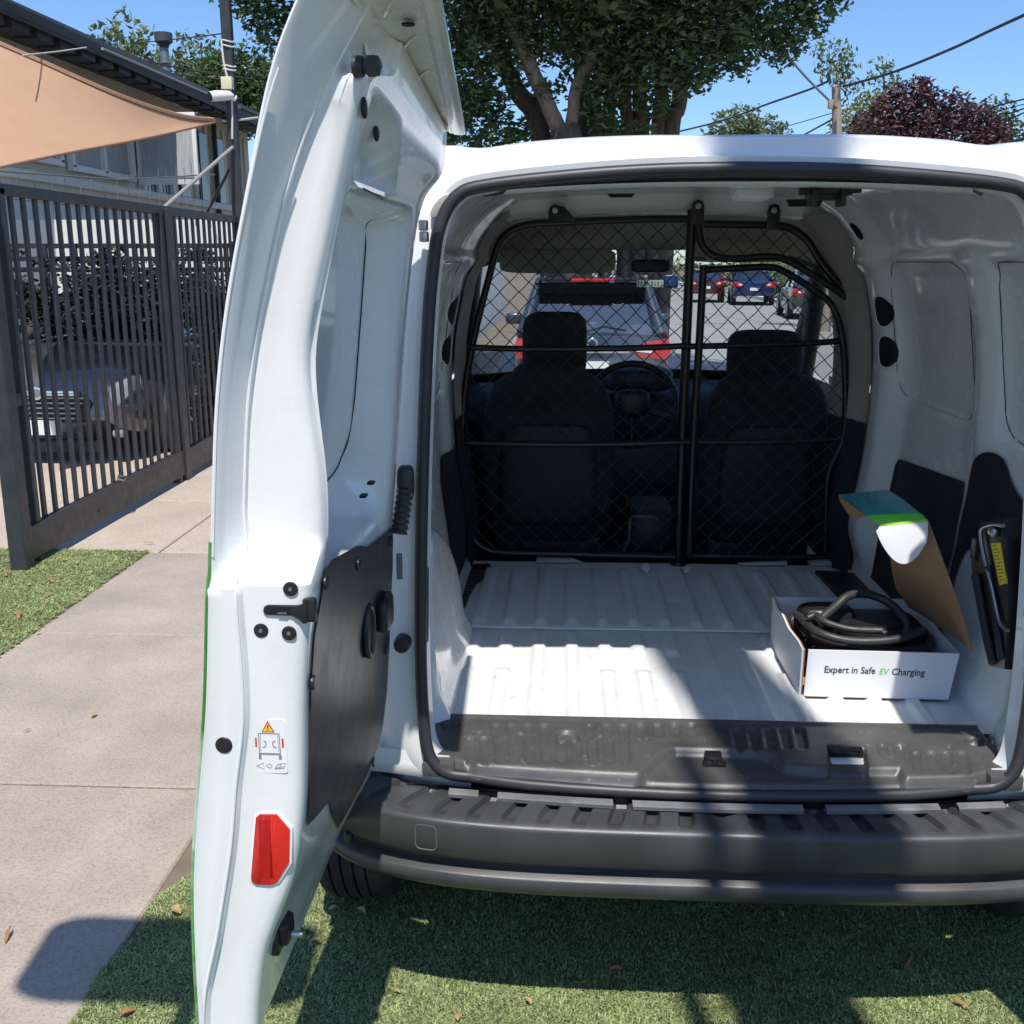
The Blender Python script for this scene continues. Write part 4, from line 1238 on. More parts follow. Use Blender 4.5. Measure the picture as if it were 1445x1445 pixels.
# red reflector
rf = [(a.x, a.z) for a in (on_edge(u, v) for u, v in ((362, 1152), (367, 1148), (391, 1148), (410, 1170), (409, 1215), (392, 1243), (385, 1247), (362, 1246), (356, 1242), (355, 1236)))]
bezel = [(a.x, a.z) for a in (on_edge(u, v) for u, v in ((359, 1150), (366, 1145), (393, 1145), (413, 1169), (412, 1217), (394, 1246), (386, 1250), (360, 1249), (353, 1244), (352, 1236)))]
refl = prism('reflector', bezel, 'Y', EY - .001, EY + .004, M_white, door, bev=.0008)
a = on_edge(383, 1148).x
pl_ = [(q.x, q.z) for q in (on_edge(u, v) for u, v in ((362, 1152), (367, 1148), (382, 1148), (382, 1247), (362, 1246), (356, 1242), (355, 1236)))]
pr_ = [(q.x, q.z) for q in (on_edge(u, v) for u, v in ((382, 1148), (391, 1148), (410, 1170), (409, 1215), (392, 1243), (385, 1247), (382, 1247)))]
prism('red_lens', pl_, 'Y', EY - .0040, EY, M_red_lens, refl, bev=.0004)
prism('red_lens', pr_, 'Y', EY - .0034, EY, mat('bright_red_lens', (.62, .014, .012), .14, coat=.8), refl, bev=.0004)
mb = MB()
for i in range(60):
    zz = pl_[0][1] - .004 - i * .0022
    if zz < pl_[-1][1]: break
    mb.box(((pl_[0][0] + pl_[2][0]) / 2 + .001, EY - .0041, zz), ((pl_[2][0] - pl_[0][0]) * .82, .0004, .0008))
o = mb.build('lens_ribs', mat('deep_red_lens', (.40, .008, .008), .2), refl, False)
# warning sticker
s0, s1 = on_edge(354.5, 1014), on_edge(406.5, 1091)
sw_, sh_ = s1.x - s0.x, s0.z - s1.z
scx, scz = (s0.x + s1.x) / 2, (s0.z + s1.z) / 2
stk = prism('warning_sticker', rrect(scx, scz, sw_, sh_, .004, 4), 'Y', EY - .0006, EY + .002, mat('sticker_white', (.80, .79, .78), .35), door)
def sk(fx, fz): return (s0.x + sw_ * fx, s0.z - sh_ * fz)
def flat(name, poly, m, lvl=1): return prism(name, poly, 'Y', EY - .0006 - .0004 * lvl, EY - .0004, m, stk)
flat('sticker_triangle', [sk(.48, .03), sk(.675, .24), sk(.29, .24)], M_red, 1)
flat('sticker_triangle', [sk(.48, .075), sk(.625, .225), sk(.335, .225)], mat('warning_yellow', (.85, .55, .02), .5), 2)
flat('sticker_mark', [sk(.465, .11), sk(.505, .11), sk(.495, .175), sk(.475, .175)], M_ink, 3)
flat('sticker_mark', [sk(.47, .188), sk(.50, .188), sk(.50, .208), sk(.47, .208)], M_ink, 3)
def stroke(pts, w, m=M_grey_ink, name='sticker_line', lvl=1):
    P_ = [sk(*q) for q in pts]; mbx = MB()
    mbx.tube([(a_, EY - .0006 - .0003 * lvl, b_) for a_, b_ in P_], w / 2, 5)
    mbx.build(name, m, stk)
stroke([(.19, .26), (.80, .26)], .0012)
stroke([(.19, .26), (.185, .66)], .0014); stroke([(.80, .26), (.81, .66)], .0014); stroke([(.24, .28), (.235, .6)], .0007); stroke([(.755, .28), (.76, .6)], .0007)
stroke([(.2, .63), (.80, .63)], .0014); stroke([(.2, .655), (.80, .655)], .0006)
for cx in (.20, .80): flat('sticker_tyre', [sk(cx - .04, .67), sk(cx + .04, .67), sk(cx + .04, .745), sk(cx - .04, .745)], M_grey_ink, 1)
stroke([(.33, .40), (.39, .42), (.40, .47), (.35, .52), (.30, .52)], .0010, M_ink); stroke([(.68, .40), (.60, .42), (.59, .47), (.64, .52), (.70, .52)], .0010, M_ink)
for sx_ in (-1, 1):
    c0 = .5 + sx_ * .385
    star = []
    for k in range(9):
        star.append(sk(c0 + sx_ * (.055 if k % 2 else .02), .35 + .17 * k / 8))
    flat('sticker_burst', star + [sk(c0 - sx_ * .015, .52), sk(c0 - sx_ * .015, .35)], M_red, 1)
stroke([(.08, .87), (.29, .81), (.29, .93), (.08, .87)], .0008)
stroke([(.38, .845), (.47, .845), (.47, .82), (.55, .87), (.47, .92), (.47, .895), (.38, .895), (.38, .845)], .0006)
stroke([(.62, .92), (.72, .83), (.95, .81), (.90, .90), (.62, .92)], .0008); stroke([(.80, .82), (.76, .91)], .0007); stroke([(.66, .90), (.90, .87)], .0006)
# buffer at the top of the door
bp = onY(505, 93, 1.40)
q0 = disc('rubber_buffer', (bp.x - .006, 1.405, bp.z), (1, -.1, 0), .0135, .014, M_rubber, door, 12)
disc('buffer_head', (bp.x + .012, 1.402, bp.z), (1, -.1, 0), .0130, .016, M_rubber, q0, 6, dome=.2)
disc('buffer_collar', (bp.x + .006, 1.404, bp.z), (1, -.1, 0), .0090, .008, M_rubber, q0, 12)
# slots in the upper recess
def sight(u, v):
    """first built surface met by a measured sight line"""
    bpy.context.view_layer.update()
    ok, loc, nrm, _, ob, _ = scene.ray_cast(bpy.context.evaluated_depsgraph_get(), Vector((0, 0, CAM_H)), Vector(_ray(u, v)).normalized())
    return loc, nrm
for u, v in ((514, 152), (531, 186)):
    p, nrm = sight(u, v)
    superquad('slot', tuple(p), (.004, .011, .014), .9, .9, M_hole, door, 10, 14)
# seam of the pressed window blank
def door_surf(y, z):
    cs = door_columns(z)[17:]
    for (y0, x0), (y1, x1) in zip(cs[:-1], cs[1:]):
        if y0 <= y <= y1 and y1 > y0: return x0 + (x1 - x0) * (y - y0) / (y1 - y0)
    return cs[-1][1]
seam = []
for y, z in [(1.52, 1.752), (1.62, 1.748), (1.74, 1.742), (1.80, 1.735), (1.832, 1.715), (1.842, 1.68)] + [(1.843, z_) for z_ in np.arange(1.64, 1.36, -.04)] + [(1.840, 1.335), (1.828, 1.305), (1.80, 1.288), (1.74, 1.280), (1.64, 1.276), (1.53, 1.274)]:
    seam.append((door_surf(y, z) + .0008, y, z))
tube('panel_seam', seam, .0013, M_hole, door, seg=6, smooth_n=3)
for u, v in ((470, 699), (488, 691)):
    p = onY(u, v, 1.72); t = .6
    box('drain_slot', (door_in_x(1.72 + (0 if u < 480 else .05), p.z) - .012, 1.72 + (0 if u < 480 else .06), p.z), (.012, .022, .005), M_hole, door, bev=.002)
# locking pin at the foot
pp = onY(398, 1330, 1.42)
lk_ = prism('lock_pin_plate', [(y, z) for y, z in ((pp.y - .03, .585), (pp.y + .03, .585), (pp.y + .035, .62), (pp.y + .014, .66), (pp.y + .012, .71), (pp.y - .004, .715), (pp.y - .02, .66), (pp.y - .035, .61))], 'X', pp.x - .010, pp.x + .004, M_black, door, bev=.003)
disc('pin_bolt', (pp.x + .003, pp.y + .002, .69), (1, 0, 0), .010, .006, M_steel, lk_, 12)
superquad('pin_housing', (pp.x + .004, pp.y, .615), (.014, .024, .022), .5, .5, M_black, lk_, 12, 16)
tube('lock_pin', [(pp.x, pp.y, .606), (pp.x + .030, pp.y - .002, .606), (pp.x + .036, pp.y - .002, .606)], [.0058, .0058, .003], M_steel, lk_, seg=12)
a = onY(490, 1185, 1.95); superquad('foot_buffer', (a.x + .004, 1.95, a.z + .01), (.010, .014, .012), .6, .6, M_rubber, door, 10, 14)
# the narrow right leaf, swung back to the other side
door2, flange2, W2 = build_door(True, .78)

# ================================================================ THINGS IN THE LOAD BAY
# jack in its clip on the wheel arch
JX = .945
jack = thing('car_jack', 'black scissor jack with yellow label clipped beside the right wheel arch', 'jack', (JX, 2.2, .82))
def jp(u, v, X=JX): return onX(u, v, X)
J = [(q.y, q.z) for q in (jp(*a) for a in ((1384, 736), (1418, 732), (1422, 760), (1424, 860), (1420, 945), (1398, 940), (1386, 860), (1374, 812), (1372, 790), (1381, 786)))]
prism('jack_body', J, 'X', JX - .004, JX + .035, M_black, jack, bev=.004)
q = [jp(*a, JX - .012) for a in ((1416, 742), (1400, 741), (1387, 746), (1384, 756), (1390, 790), (1400, 830), (1408, 868), (1412, 880), (1422, 890))]
tube('jack_crank', q, .0045, M_steel, jack, seg=8, smooth_n=4)
c = jp(1402, 750, JX - .012); superquad('jack_screw', (c.x, c.y, c.z), (.010, .016, .010), .5, .7, M_steel, jack, 10, 14)
L4 = [(q.y, q.z) for q in (jp(*a, JX - .005) for a in ((1399, 767), (1412, 766), (1421, 823), (1411, 826)))]
lb = prism('jack_label', L4, 'X', JX - .0062, JX - .003, M_yellow, jack)
mb = MB()
for i in range(11):
    t = (i + .7) / 12
    a = [L4[0][k] * (1 - t) + L4[3][k] * t for k in (0, 1)]; b = [L4[1][k] * (1 - t) + L4[2][k] * t for k in (0, 1)]
    f0, f1 = .15, .55 + .3 * ((i * 7) % 3) / 2
    s_ = [a[k] + (b[k] - a[k]) * f0 for k in (0, 1)]; e_ = [a[k] + (b[k] - a[k]) * f1 for k in (0, 1)]
    mb.tube([(JX - .0065, s_[0], s_[1]), (JX - .0065, e_[0], e_[1])], .0009, 4)
mb.build('label_print', M_ink, lb)
q = [jp(*a, JX - .01) for a in ((1378, 812), (1385, 850), (1394, 900), (1402, 935))]
tube('jack_arm', q, .012, M_black, jack, seg=8)
q = [jp(*a, JX - .008) for a in ((1395, 800), (1403, 850), (1410, 900), (1414, 930))]
tube('jack_arm', q, .009, M_black, jack, seg=8)
c = jp(1380, 775); box('jack_clip', (c.x - .002, c.y, c.z), (.02, .03, .05), M_black, jack, bev=.004)

# cardboard box of a charging cable
bx0, bx1, by0, by1, bz = .602, .948, 2.392, 2.762, .609
bh = .122
carton = thing('cardboard_box', 'open white cardboard box with green and teal lid, lettered front, holding a black cable', 'box', ((bx0 + bx1) / 2, by0, bz))
def panel(name, quad, th, m, parent=carton):
    a, b, c_, d = [Vector(q_) for q_ in quad]
    n = (b - a).cross(d - a).normalized() * th
    V = [a, b, c_, d, a + n, b + n, c_ + n, d + n]
    return mesh_obj(name, V, [(0, 1, 2, 3), (7, 6, 5, 4), (0, 4, 5, 1), (1, 5, 6, 2), (2, 6, 7, 3), (3, 7, 4, 0)], m, parent, False)
front = panel('front_wall', ((bx0, by0, bz), (bx1, by0 - .006, bz), (bx1 + .014, by0 - .010, bz + bh), (bx0 + .003, by0 - .003, bz + bh)), -.004, M_box_white)
panel('front_lining', ((bx0 + .002, by0 + .0045, bz), (bx1 - .002, by0 - .001, bz), (bx1 + .010, by0 - .005, bz + bh - .001), (bx0 + .004, by0 + .002, bz + bh - .001)), -.003, M_cardboard)
# left wall droops at its middle
LW = [(by0, bz + bh), (by0 + .05, bz + bh + .004), (by0 + .16, bz + bh - .004), (by0 + .24, bz + bh + .006), (by0 + .30, bz + bh - .002), (by1, bz + bh + .012)]
prism('left_wall', [(by0, bz), (by1, bz)] + LW[::-1], 'X', bx0 - .012, bx0 - .008, M_box_white, carton)
prism('left_lining', [(by0 + .004, bz), (by1, bz)] + [(a, b - .001) for a, b in LW[::-1]], 'X', bx0 - .0078, bx0 - .004, M_cardboard, carton)
panel('back_wall', ((bx0 - .01, by1, bz), (bx1 + .02, by1, bz), (bx1 + .03, by1, bz + bh + .012), (bx0 - .01, by1, bz + bh + .012)), .004, M_box_white)
panel('base', ((bx0 - .008, by0 + .004, bz - .004), (bx1, by0, bz - .004), (bx1, by1, bz - .004), (bx0 - .008, by1, bz - .004)), .004, M_cardboard)
panel('right_wall', ((bx1, by0 - .004, bz), (bx1 + .02, by1, bz), (bx1 + .03, by1, bz + bh), (bx1 + .014, by0 - .008, bz + bh)), .003, M_box_white)
# curved wave of print at the top of the front
# lid: brown inside, hinged on the right wall, tuck flap bent over at its top
LX = .985
def lid_pt(u, v, X): p = onX(u, v, X); return p
lid_rows = []
edgeF = [(1370, 919), (1358, 876), (1346, 838), (1332, 800), (1319, 765), (1308, 735)]
edgeB = [(1283, 858), (1264, 830), (1259, 808), (1256, 785), (1253, 765), (1240, 742)]
YF_ = [2.37, 2.39, 2.41, 2.43, 2.45, 2.465]; YB_ = [2.66, 2.63, 2.60, 2.56, 2.53, 2.50]
for (uf, vf), (ub, vb), ya_, yb_ in zip(edgeF, edgeB, YF_, YB_):
    a = onY(uf, vf, ya_); b = onY(ub, vb, yb_)
    lid_rows.append([a.lerp(b, t) + Vector((.008, .012, 0)) * math.sin(math.pi * t) for t in np.linspace(0, 1, 9)])
V = [p for r in lid_rows for p in r]; nn = len(V)
V2 = [p + Vector((.004, 0, 0)) for p in V]
Fi = grid_faces(6, 9); Fo = [tuple(i + nn for i in f[::-1]) for f in Fi]
mesh_obj('lid', V, Fi, M_cardboard, carton, True)
mesh_obj('lid_outside', V2, Fi, M_box_white, carton, True)
rim = [lid_rows[i][0] for i in range(6)] + lid_rows[5][1:] + [lid_rows[i][-1] for i in range(4, -1, -1)]
tube('lid_edge', [p + Vector((.002, 0, 0)) for p in rim], .0024, M_cardboard, carton, seg=6)
# tuck flap, printed face outwards, folded back over the inside of the lid
fA, fB = lid_rows[5][0], lid_rows[5][-1]
arc = []
for t in np.linspace(0, 1, 13):
    u = 1308 + (1236 - 1308) * t
    v = 742 + 54 * math.sin(math.pi * (t * .88 + .10)) ** .75
    arc.append(onY(u, v, 2.447 + .035 * t - .012 * math.sin(math.pi * t)))
top = [fA.lerp(fB, t) + Vector((-.002, -.012, .001)) for t in np.linspace(0, 1, 13)]
loft('tuck_flap', [top, [a.lerp(b, .5) + Vector((0, -.004, 0)) for a, b in zip(top, arc)], arc], M_box_white, carton)
# green fold and teal dust flap standing off to the left
g0 = [fA + Vector((-.002, -.012, .0015)), fB + Vector((-.002, -.012, .0015))]
g1 = [onY(1298, 724, 2.49), onY(1221, 727, 2.51)]
g2 = [onZ(1252, 691, g1[0].z + .004), onZ(1183, 698, g1[1].z + .004)]
g1l = [g0[0].lerp(g1[0], .18), g0[1].lerp(g1[1], .18)]
def strip4(name, a, b, m):
    r0 = [a[0].lerp(a[1], t) for t in np.linspace(0, 1, 5)]; r1 = [b[0].lerp(b[1], t) for t in np.linspace(0, 1, 5)]
    mid = [(p + q_) / 2 + Vector((0, 0, .004)) for p, q_ in zip(r0, r1)]
    return loft(name, [r0, mid, r1], m, carton)
strip4('lime_line', g0, g1l, M_lime); strip4('green_fold', g1l, g1, M_box_green); strip4('teal_flap', g1, g2, M_box_teal)
und = [[p - Vector((0, 0, .004)) for p in (g1[1], g2[1])], [p - Vector((0, 0, .004)) for p in (g1[0], g2[0])]]
mesh_obj('teal_flap_inside', [g1[1] - Vector((0, 0, .004)), g1[0] - Vector((0, 0, .004)), g2[0] - Vector((0, 0, .003)), g2[1] - Vector((0, 0, .003))], [(0, 1, 2, 3)], M_cardboard, carton, True)
e_ = lambda t, d: g2[1].lerp(g1[1], t) + Vector((0, 0, -d))
mesh_obj('flap_ear', [g2[1], e_(.08, .014), e_(.4, .030), e_(.75, .026), g1[1]], [(0, 1, 2, 3, 4)], M_cardboard, carton, True)
# lettering on the front
fn = Vector((1, -.0174, 0)).normalized()
def front_pt(u, v): return onY(u, v, by0 - .0052)
tw = front_pt(1304, 951).x - front_pt(1162, 949).x
org = front_pt(1162, 949.5)
tx = Vector((1, -.0174, 0)); ty = Vector((.05, -.03, 1))
def letter_run(body, u, u1, m, size, shear=0.0, bold=0.0):
    p = front_pt(u, 949.5 + (u - 1162) * .028); p.y = by0 - .0005 - (p.x - bx0) * .0174 - (p.z - bz) / bh * .0034
    return text_mesh('lettering', body, size, m, front, p, tx, ty, .0003, shear, bold, width=front_pt(u1, 950).x - p.x)
letter_run('Expert in Safe', 1162.5, 1234, M_ink, .0245, 0, .0003)
letter_run('EV', 1239.5, 1253.5, mat('logo_green', (.10, .55, .05), .4), .0225, .2, .0003)
letter_run('Charging', 1257.5, 1304, M_ink, .0245, 0, .0003)

# the charging cable coiled in the box
cable = thing('charging_cable', 'thick black charging cable coiled inside the white box, one loop arching up', 'cable', ((bx0 + bx1) / 2 + .02, 2.57, bz + .02))
ccx, ccy = (bx0 + bx1) / 2 + .012, 2.555
pts = []
turns = 5
for k in range(turns * 26):
    a = 2 * math.pi * k / 26 + .6
    i = k / 26
    rx = .150 - .012 * math.sin(i * 2.3) - .006 * (i % 2); ry = .128 - .012 * math.cos(i * 1.7)
    z = bz + .026 + .021 * i * .85 + .010 * math.sin(a * 1.0 + i)
    pts.append((ccx + rx * math.cos(a) + .006 * math.sin(i * 3), ccy + ry * math.sin(a), min(z, bz + .135)))
tube('coil', pts, .0105, M_cable, cable, seg=10)
q = [onY(u, v, Y) for u, v, Y in ((1128, 900, 2.62), (1118, 880, 2.60), (1125, 868, 2.60), (1150, 890, 2.46), (1190, 903, 2.42), (1235, 905, 2.41), (1275, 900, 2.42), (1300, 890, 2.46))]
tube('coil', q, .0105, M_cable, cable, seg=10, smooth_n=6)
q = [onY(u, v, Y) for u, v, Y in ((1150, 880, 2.52), (1160, 872, 2.53), (1180, 855, 2.56), (1195, 842, 2.58), (1215, 837, 2.60), (1240, 843, 2.60), (1260, 855, 2.58), (1275, 872, 2.55), (1280, 886, 2.54), (1276, 898, 2.53))]
tube('loop', q, .0115, M_cable, cable, seg=10, smooth_n=6)
q = [onY(u, v, Y) for u, v, Y in ((1140, 872, 2.50), (1152, 868, 2.50), (1165, 878, 2.47), (1200, 888, 2.45), (1245, 890, 2.44))]
tube('lead', q, .009, M_cable, cable, seg=10, smooth_n=6)
superquad('plug', (ccx - .08, ccy + .085, bz + .115), (.075, .045, .04), .5, .6, M_black, cable, 14, 20)
superquad('control_unit', (ccx + .05, ccy + .06, bz + .10), (.11, .09, .030), .4, .4, M_black, cable, 14, 22)

# black bag / mat at the right front corner of the floor
q = [onZ(u, v, .63) for u, v in ((1150, 803), (1190, 805), (1235, 812), (1270, 845), (1240, 850), (1195, 842), (1172, 825))]
mat_o = prism('rubber_mat', [(a.x, a.y) for a in q], 'Z', .606, .628, M_rubber, None, bev=.006)
tag(mat_o, 'black rubber mat lying behind the cardboard box at the partition', 'mat')
# scraps of paper by the partition
def scrap(name, label, px, z=.612, th=.0015, cup=.01, m=M_paper):
    P = [onZ(u, v, z) for u, v in px]
    c = sum(P, Vector()) / len(P); n = len(P)
    V = [c + Vector((0, 0, cup))] + P + [p - Vector((0, 0, th)) for p in P]
    Fc = [(0, 1 + i, 1 + (i + 1) % n) for i in range(n)] + [(1 + i, 1 + n + i, 1 + n + (i + 1) % n, 1 + (i + 1) % n) for i in range(n)]
    o = mesh_obj(name, V, Fc, m, None, False)
    return tag(o, label, 'paper')
scrap('paper_scrap', 'crumpled white paper scrap on the floor just left of the partition post', ((905, 797), (911, 794), (917, 797), (918, 803), (911, 806), (904, 802)), .616, .004, .014)
scrap('paper_scrap', 'small folded paper at the foot of the partition post', ((962, 800), (975, 799), (973, 807), (966, 808)), .615)
scrap('paper_sheet', 'thin white paper strip along the right partition rail', ((1040, 794), (1110, 791), (1111, 797), (1050, 797)), .614, .001, .001)
scrap('paper_sheet', 'white folded sheet lying behind the left partition bay', ((757, 786), (800, 784), (822, 793), (757, 793)), .614, .001, .001)
q = onZ(1163, 795, .61)
o = superquad('sealant_lump', (q.x, q.y, .612), (.055, .03, .014), .8, .9, mat('grey_sealant', (.38, .38, .36), .8, var=.2, bump=.5), None, 10, 18, lambda p: p * (1 + .18 * math.sin(p.x * 9) * math.cos(p.y * 7)))
tag(o, 'grey lump of dried sealant at the right foot of the partition', 'sealant')

# ================================================================ GATE AND FENCE
FX = -2.95
fence = thing('slatted_gate', 'tall anthracite metal gate of narrow upright slats beside the pavement', 'gate', (FX, 5.2, 0))
def post(y, name='post', w=.085, top=2.03, z0=0.0, x=FX):
    return box(name, (x, y, (z0 + top) / 2), (w, w, top - z0), M_gate, fence, bev=.006, seg=1)
FT = 2.02
box('top_rail', (FX, 7.45, FT), (.055, 4.4, .06), M_gate, fence, bev=.004, seg=1)
br = box('bottom_rail', (FX + .012, 7.45, .145), (.05, 4.42, .19), M_gate, fence, bev=.004, seg=1)
p0 = post(5.27, w=.095)
post(5.44, w=.055)
post(7.72, w=.10); post(7.60, w=.06)
sl_me = None
y = 5.56
while y < 9.6:
    if abs(y - 7.66) > .12:
        if sl_me is None:
            s0_ = box('slat', (FX, y, 1.12), (.017, .042, 1.78), M_gate, fence, bev=.003, seg=1)
            sl_me = s0_.data; base_y = y
        else:
            o = bpy.data.objects.new('slat', sl_me); link(o); o.parent = fence
            o.location = -wloc(fence) + Vector((random.uniform(-.002, .002), y - base_y, 0))
    y += .131
box('lock_box', (FX, 5.36, .93), (.045, .16, .07), M_gate, fence, bev=.004)
box('hinge_plate', (FX + .05, 7.70, 1.60), (.012, .035, .13), mat('worn_hinge', (.12, .11, .10), .5, metal=.4), fence, bev=.003)
lo = tube('padlock_chain', [(FX + .045, 6.45, .27), (FX + .06, 6.5, .25), (FX + .05, 6.56, .265), (FX + .03, 6.5, .28)], .008, M_steel, fence, seg=8, closed=True)
disc('bolt_hole', (FX + .037, 6.15, .13), (1, 0, 0), .012, .002, M_hole, fence, 12)
# second length of fence nearer the camera side is out of the picture; wire panels stand behind the gate
wire = thing('wire_fence_panel', 'galvanised wire mesh panel rising behind the dark gate', 'fence', (FX - .25, 6.4, 0))
WX = FX - .22
ztop_w = lambda y: 2.20 + .02 * (y - 6.5)
tube('horizontal_wire', [(WX, 5.6, ztop_w(5.6) - .05), (WX, 7.5, 2.22), (WX, 9.6, 2.42)], .005, M_galv, wire, seg=6)
tube('horizontal_wire', [(WX, 5.6, 2.0), (WX, 9.6, 2.02)], .004, M_galv, wire, seg=6)
y = 5.7
while y < 9.6:
    hgt = 2.14 + .40 * max(0, (y - 7.2) / 2.4)
    tube('upright_wire', [(WX, y, 1.95), (WX + random.uniform(-.01, .01), y + random.uniform(-.01, .01), hgt + random.uniform(0, .06))], .0028, M_galv, wire, seg=5)
    y += .195
# tall square pole with its brace, camera and junction box
pole = thing('steel_pole', 'slim dark steel pole at the far end of the gate', 'pole', (-2.93, 9.45, 0))
box('pole_shaft', (-2.93, 9.45, 2.6), (.085, .085, 5.2), M_gate, pole, bev=.006, seg=1)
tube('pole_brace', [(FX, 7.74, 2.04), (-2.93, 9.40, 2.63)], .016, mat('pale_brace', (.30, .27, .25), .5), pole, seg=8)
tube('pole_brace', [(-3.4, 9.9, 2.05), (-2.93, 9.47, 2.55)], .014, M_gate, pole, seg=8)
for z in (3.50, 3.46, 3.30, 3.27):
    tube('cable_tie', [(-2.93 + .055 * math.cos(a), 9.45 + .055 * math.sin(a), z + .008 * math.sin(2 * a)) for a in np.linspace(0, 6.28, 14, endpoint=False)], .007, mat('tie_white', (.6, .58, .52), .6), pole, seg=6, closed=True)
tube('pole_cable', [(-2.97, 9.40, 3.5), (-2.955, 9.395, 3.3), (-2.91, 9.40, 3.05), (-2.925, 9.395, 2.7)], .009, mat('tie_white'), pole, seg=6, smooth_n=4)
jb = box('junction_box', onX(322, 118, -2.93) + Vector((0, -.02, 0)), (.095, .07, .10), mat('box_cream', (.62, .57, .40), .6), None, bev=.006)
tag(jb, 'small cream junction box mounted on the dark steel pole', 'junction box')
cc = onX(318, 136, -2.95)
cctv = thing('security_camera', 'white bullet security camera on the dark pole above the gate', 'camera', tuple(cc))
Vt, Ft = tube_data([(cc.x - .09, cc.y - .13, cc.z - .02), (cc.x - .05, cc.y - .09, cc.z - .008), (cc.x + .03, cc.y + .0, cc.z + .006), (cc.x + .055, cc.y + .03, cc.z + .01)], [.040, .044, .040, .022], 14)
mesh_obj('camera_body', Vt, Ft, mat('camera_white', (.75, .75, .72), .4), cctv, True, 50)
disc('camera_lens', (cc.x - .0905, cc.y - .1305, cc.z - .02), (-.55, -.82, -.12), .038, .006, M_hole, cctv, 16)
tube('camera_arm', [(cc.x + .03, cc.y + .01, cc.z), (cc.x + .06, cc.y + .05, cc.z - .02), (cc.x + .06, cc.y + .10, cc.z + .01)], .016, mat('camera_white'), cctv, seg=8)

# ================================================================ SHADE SAIL
S0 = onX(312, 170, -3.02)
S1 = onX(-60, 18, -4.6)
S2 = onX(-80, 262, -4.2)
def sail_edge(a, b, px, X0, X1):
    return px
N = 18
topE = [onX(u, v, X) for u, v, X in ((311, 170, -3.02), (265, 166, -3.15), (220, 154, -3.30), (170, 136, -3.48), (120, 115, -3.68), (60, 88, -3.95), (0, 62, -4.25), (-60, 34, -4.6))]
botE = [onX(u, v, X) for u, v, X in ((311, 170.5, -3.02), (265, 182, -3.12), (220, 192, -3.25), (170, 202, -3.38), (120, 211, -3.5), (60, 223, -3.65), (0, 236, -3.82), (-60, 252, -4.0))]
topE = catmull(topE, 3); botE = catmull(botE, 3)
rows = []
for a, b in zip(topE, botE):
    rows.append([a.lerp(b, t) + Vector((-.05, .05, -.06)) * math.sin(math.pi * t) * min(1, (a - b).length / 1.2) for t in np.linspace(0, 1, 9)])
sail = loft('shade_sail', rows, M_sail, None)
tag(sail, 'tan fabric shade sail stretched from the pole over the driveway', 'shade sail')
tube('sail_hem', topE, .022, M_sail_hem, sail, seg=6)
tube('sail_hem', botE, .010, M_sail_hem, sail, seg=6)
tube('sail_rope', [topE[0], (-2.93, 9.45, topE[0].z - .01)], .010, mat('rope_pale', (.5, .48, .44), .8), sail, seg=6)
def cable(name, label, pts, r, m=M_wire, sm=8):
    o = tube(name, pts, r, m, None, seg=6, smooth_n=sm)
    return tag(o, label, 'cable')
cable('tie_rope', 'pale rope running from the sail up past the house eaves', [onX(32, 78, -3.9), onX(80, 73, -4.0), onX(122, 67, -4.1)], .006, mat('rope_pale'))
cable('tie_rope', 'pale rope from the pole towards the van door edge', [(-2.93, 9.45, S0.z), onY(364, 166, 9.9)], .010, mat('rope_pale'))

# ================================================================ HOUSE
HX = -7.0
house = thing('house', 'two-storey cream house with dark sloping eaves and white windows behind the gate', 'house', (HX, 17, 0))
box('lower_wall', (HX - 2.0, 17.5, 1.35), (4.0, 12.5, 2.76), M_wall_grey, house)
box('upper_wall', (HX - 2.05, 17.5, 3.56), (4.0, 12.5, 1.72), M_wall_house, house)
box('ledge', (HX + .03, 17.5, 2.74), (.18, 12.6, .12), M_wall_white, house, bev=.01)
# roof with deep eave, stepped boards on its underside
rf_ = []
for y in np.linspace(10.5, 24.6, 12):
    rf_.append([Vector((HX + .75, y, 4.43 + (y - 10.5) * .010)), Vector((HX + .70, y, 4.52 + (y - 10.5) * .010)), Vector((HX - 1.0, y, 5.05)), Vector((HX - 4.2, y, 5.95))])
loft('roof', rf_, M_roof, house, sharp=20)
for i in range(24):
    y = 10.8 + i * .58
    box('eave_board', (HX + .38, y, 4.37 + (y - 10.5) * .008), (.80, .565, .05), M_roof, house)
    box('rafter_end', (HX + .55, y, 4.28 + (y - 10.5) * .008), (.30, .40, .12), M_roof, house)
box('fascia', (HX + .76, 17.5, 4.40), (.03, 14, .15), M_roof, house)
tube('gutter_trim', [(HX + .80, 14.5, 4.42), (HX + .80, 20.5, 4.50)], .02, mat('trim_pale', (.35, .35, .36), .5), house, seg=6)
def window(y0, y1, z0, z1, pane=M_pane, mull=0, frame=M_frame_white, bars=0):
    x = HX - .04
    w = box('window', (x + .02, (y0 + y1) / 2, (z0 + z1) / 2), (.03, y1 - y0 - .1, z1 - z0 - .1), pane, house)
    for z in (z0, z1): box('window_frame', (x + .06, (y0 + y1) / 2, z), (.10, y1 - y0 + .1, .09), frame, w, bev=.008)
    for y in [y0, y1] + [y0 + (y1 - y0) * (k + 1) / (mull + 1) for k in range(mull)]:
        box('window_frame', (x + .06, y, (z0 + z1) / 2), (.10, .09, z1 - z0), frame, w, bev=.008)
    for k in range(bars):
        tube('window_bar', [(x + .10, y0 + (y1 - y0) * (k + 1) / (bars + 1), z0 + .05), (x + .10, y0 + (y1 - y0) * (k + 1) / (bars + 1), z0 + .34)], .015, frame, w, seg=6)
    return w
window(13.0, 14.6, 2.98, 4.0, M_pane, 0, bars=9)
window(14.95, 17.05, 2.95, 4.05, M_curtain, 1)
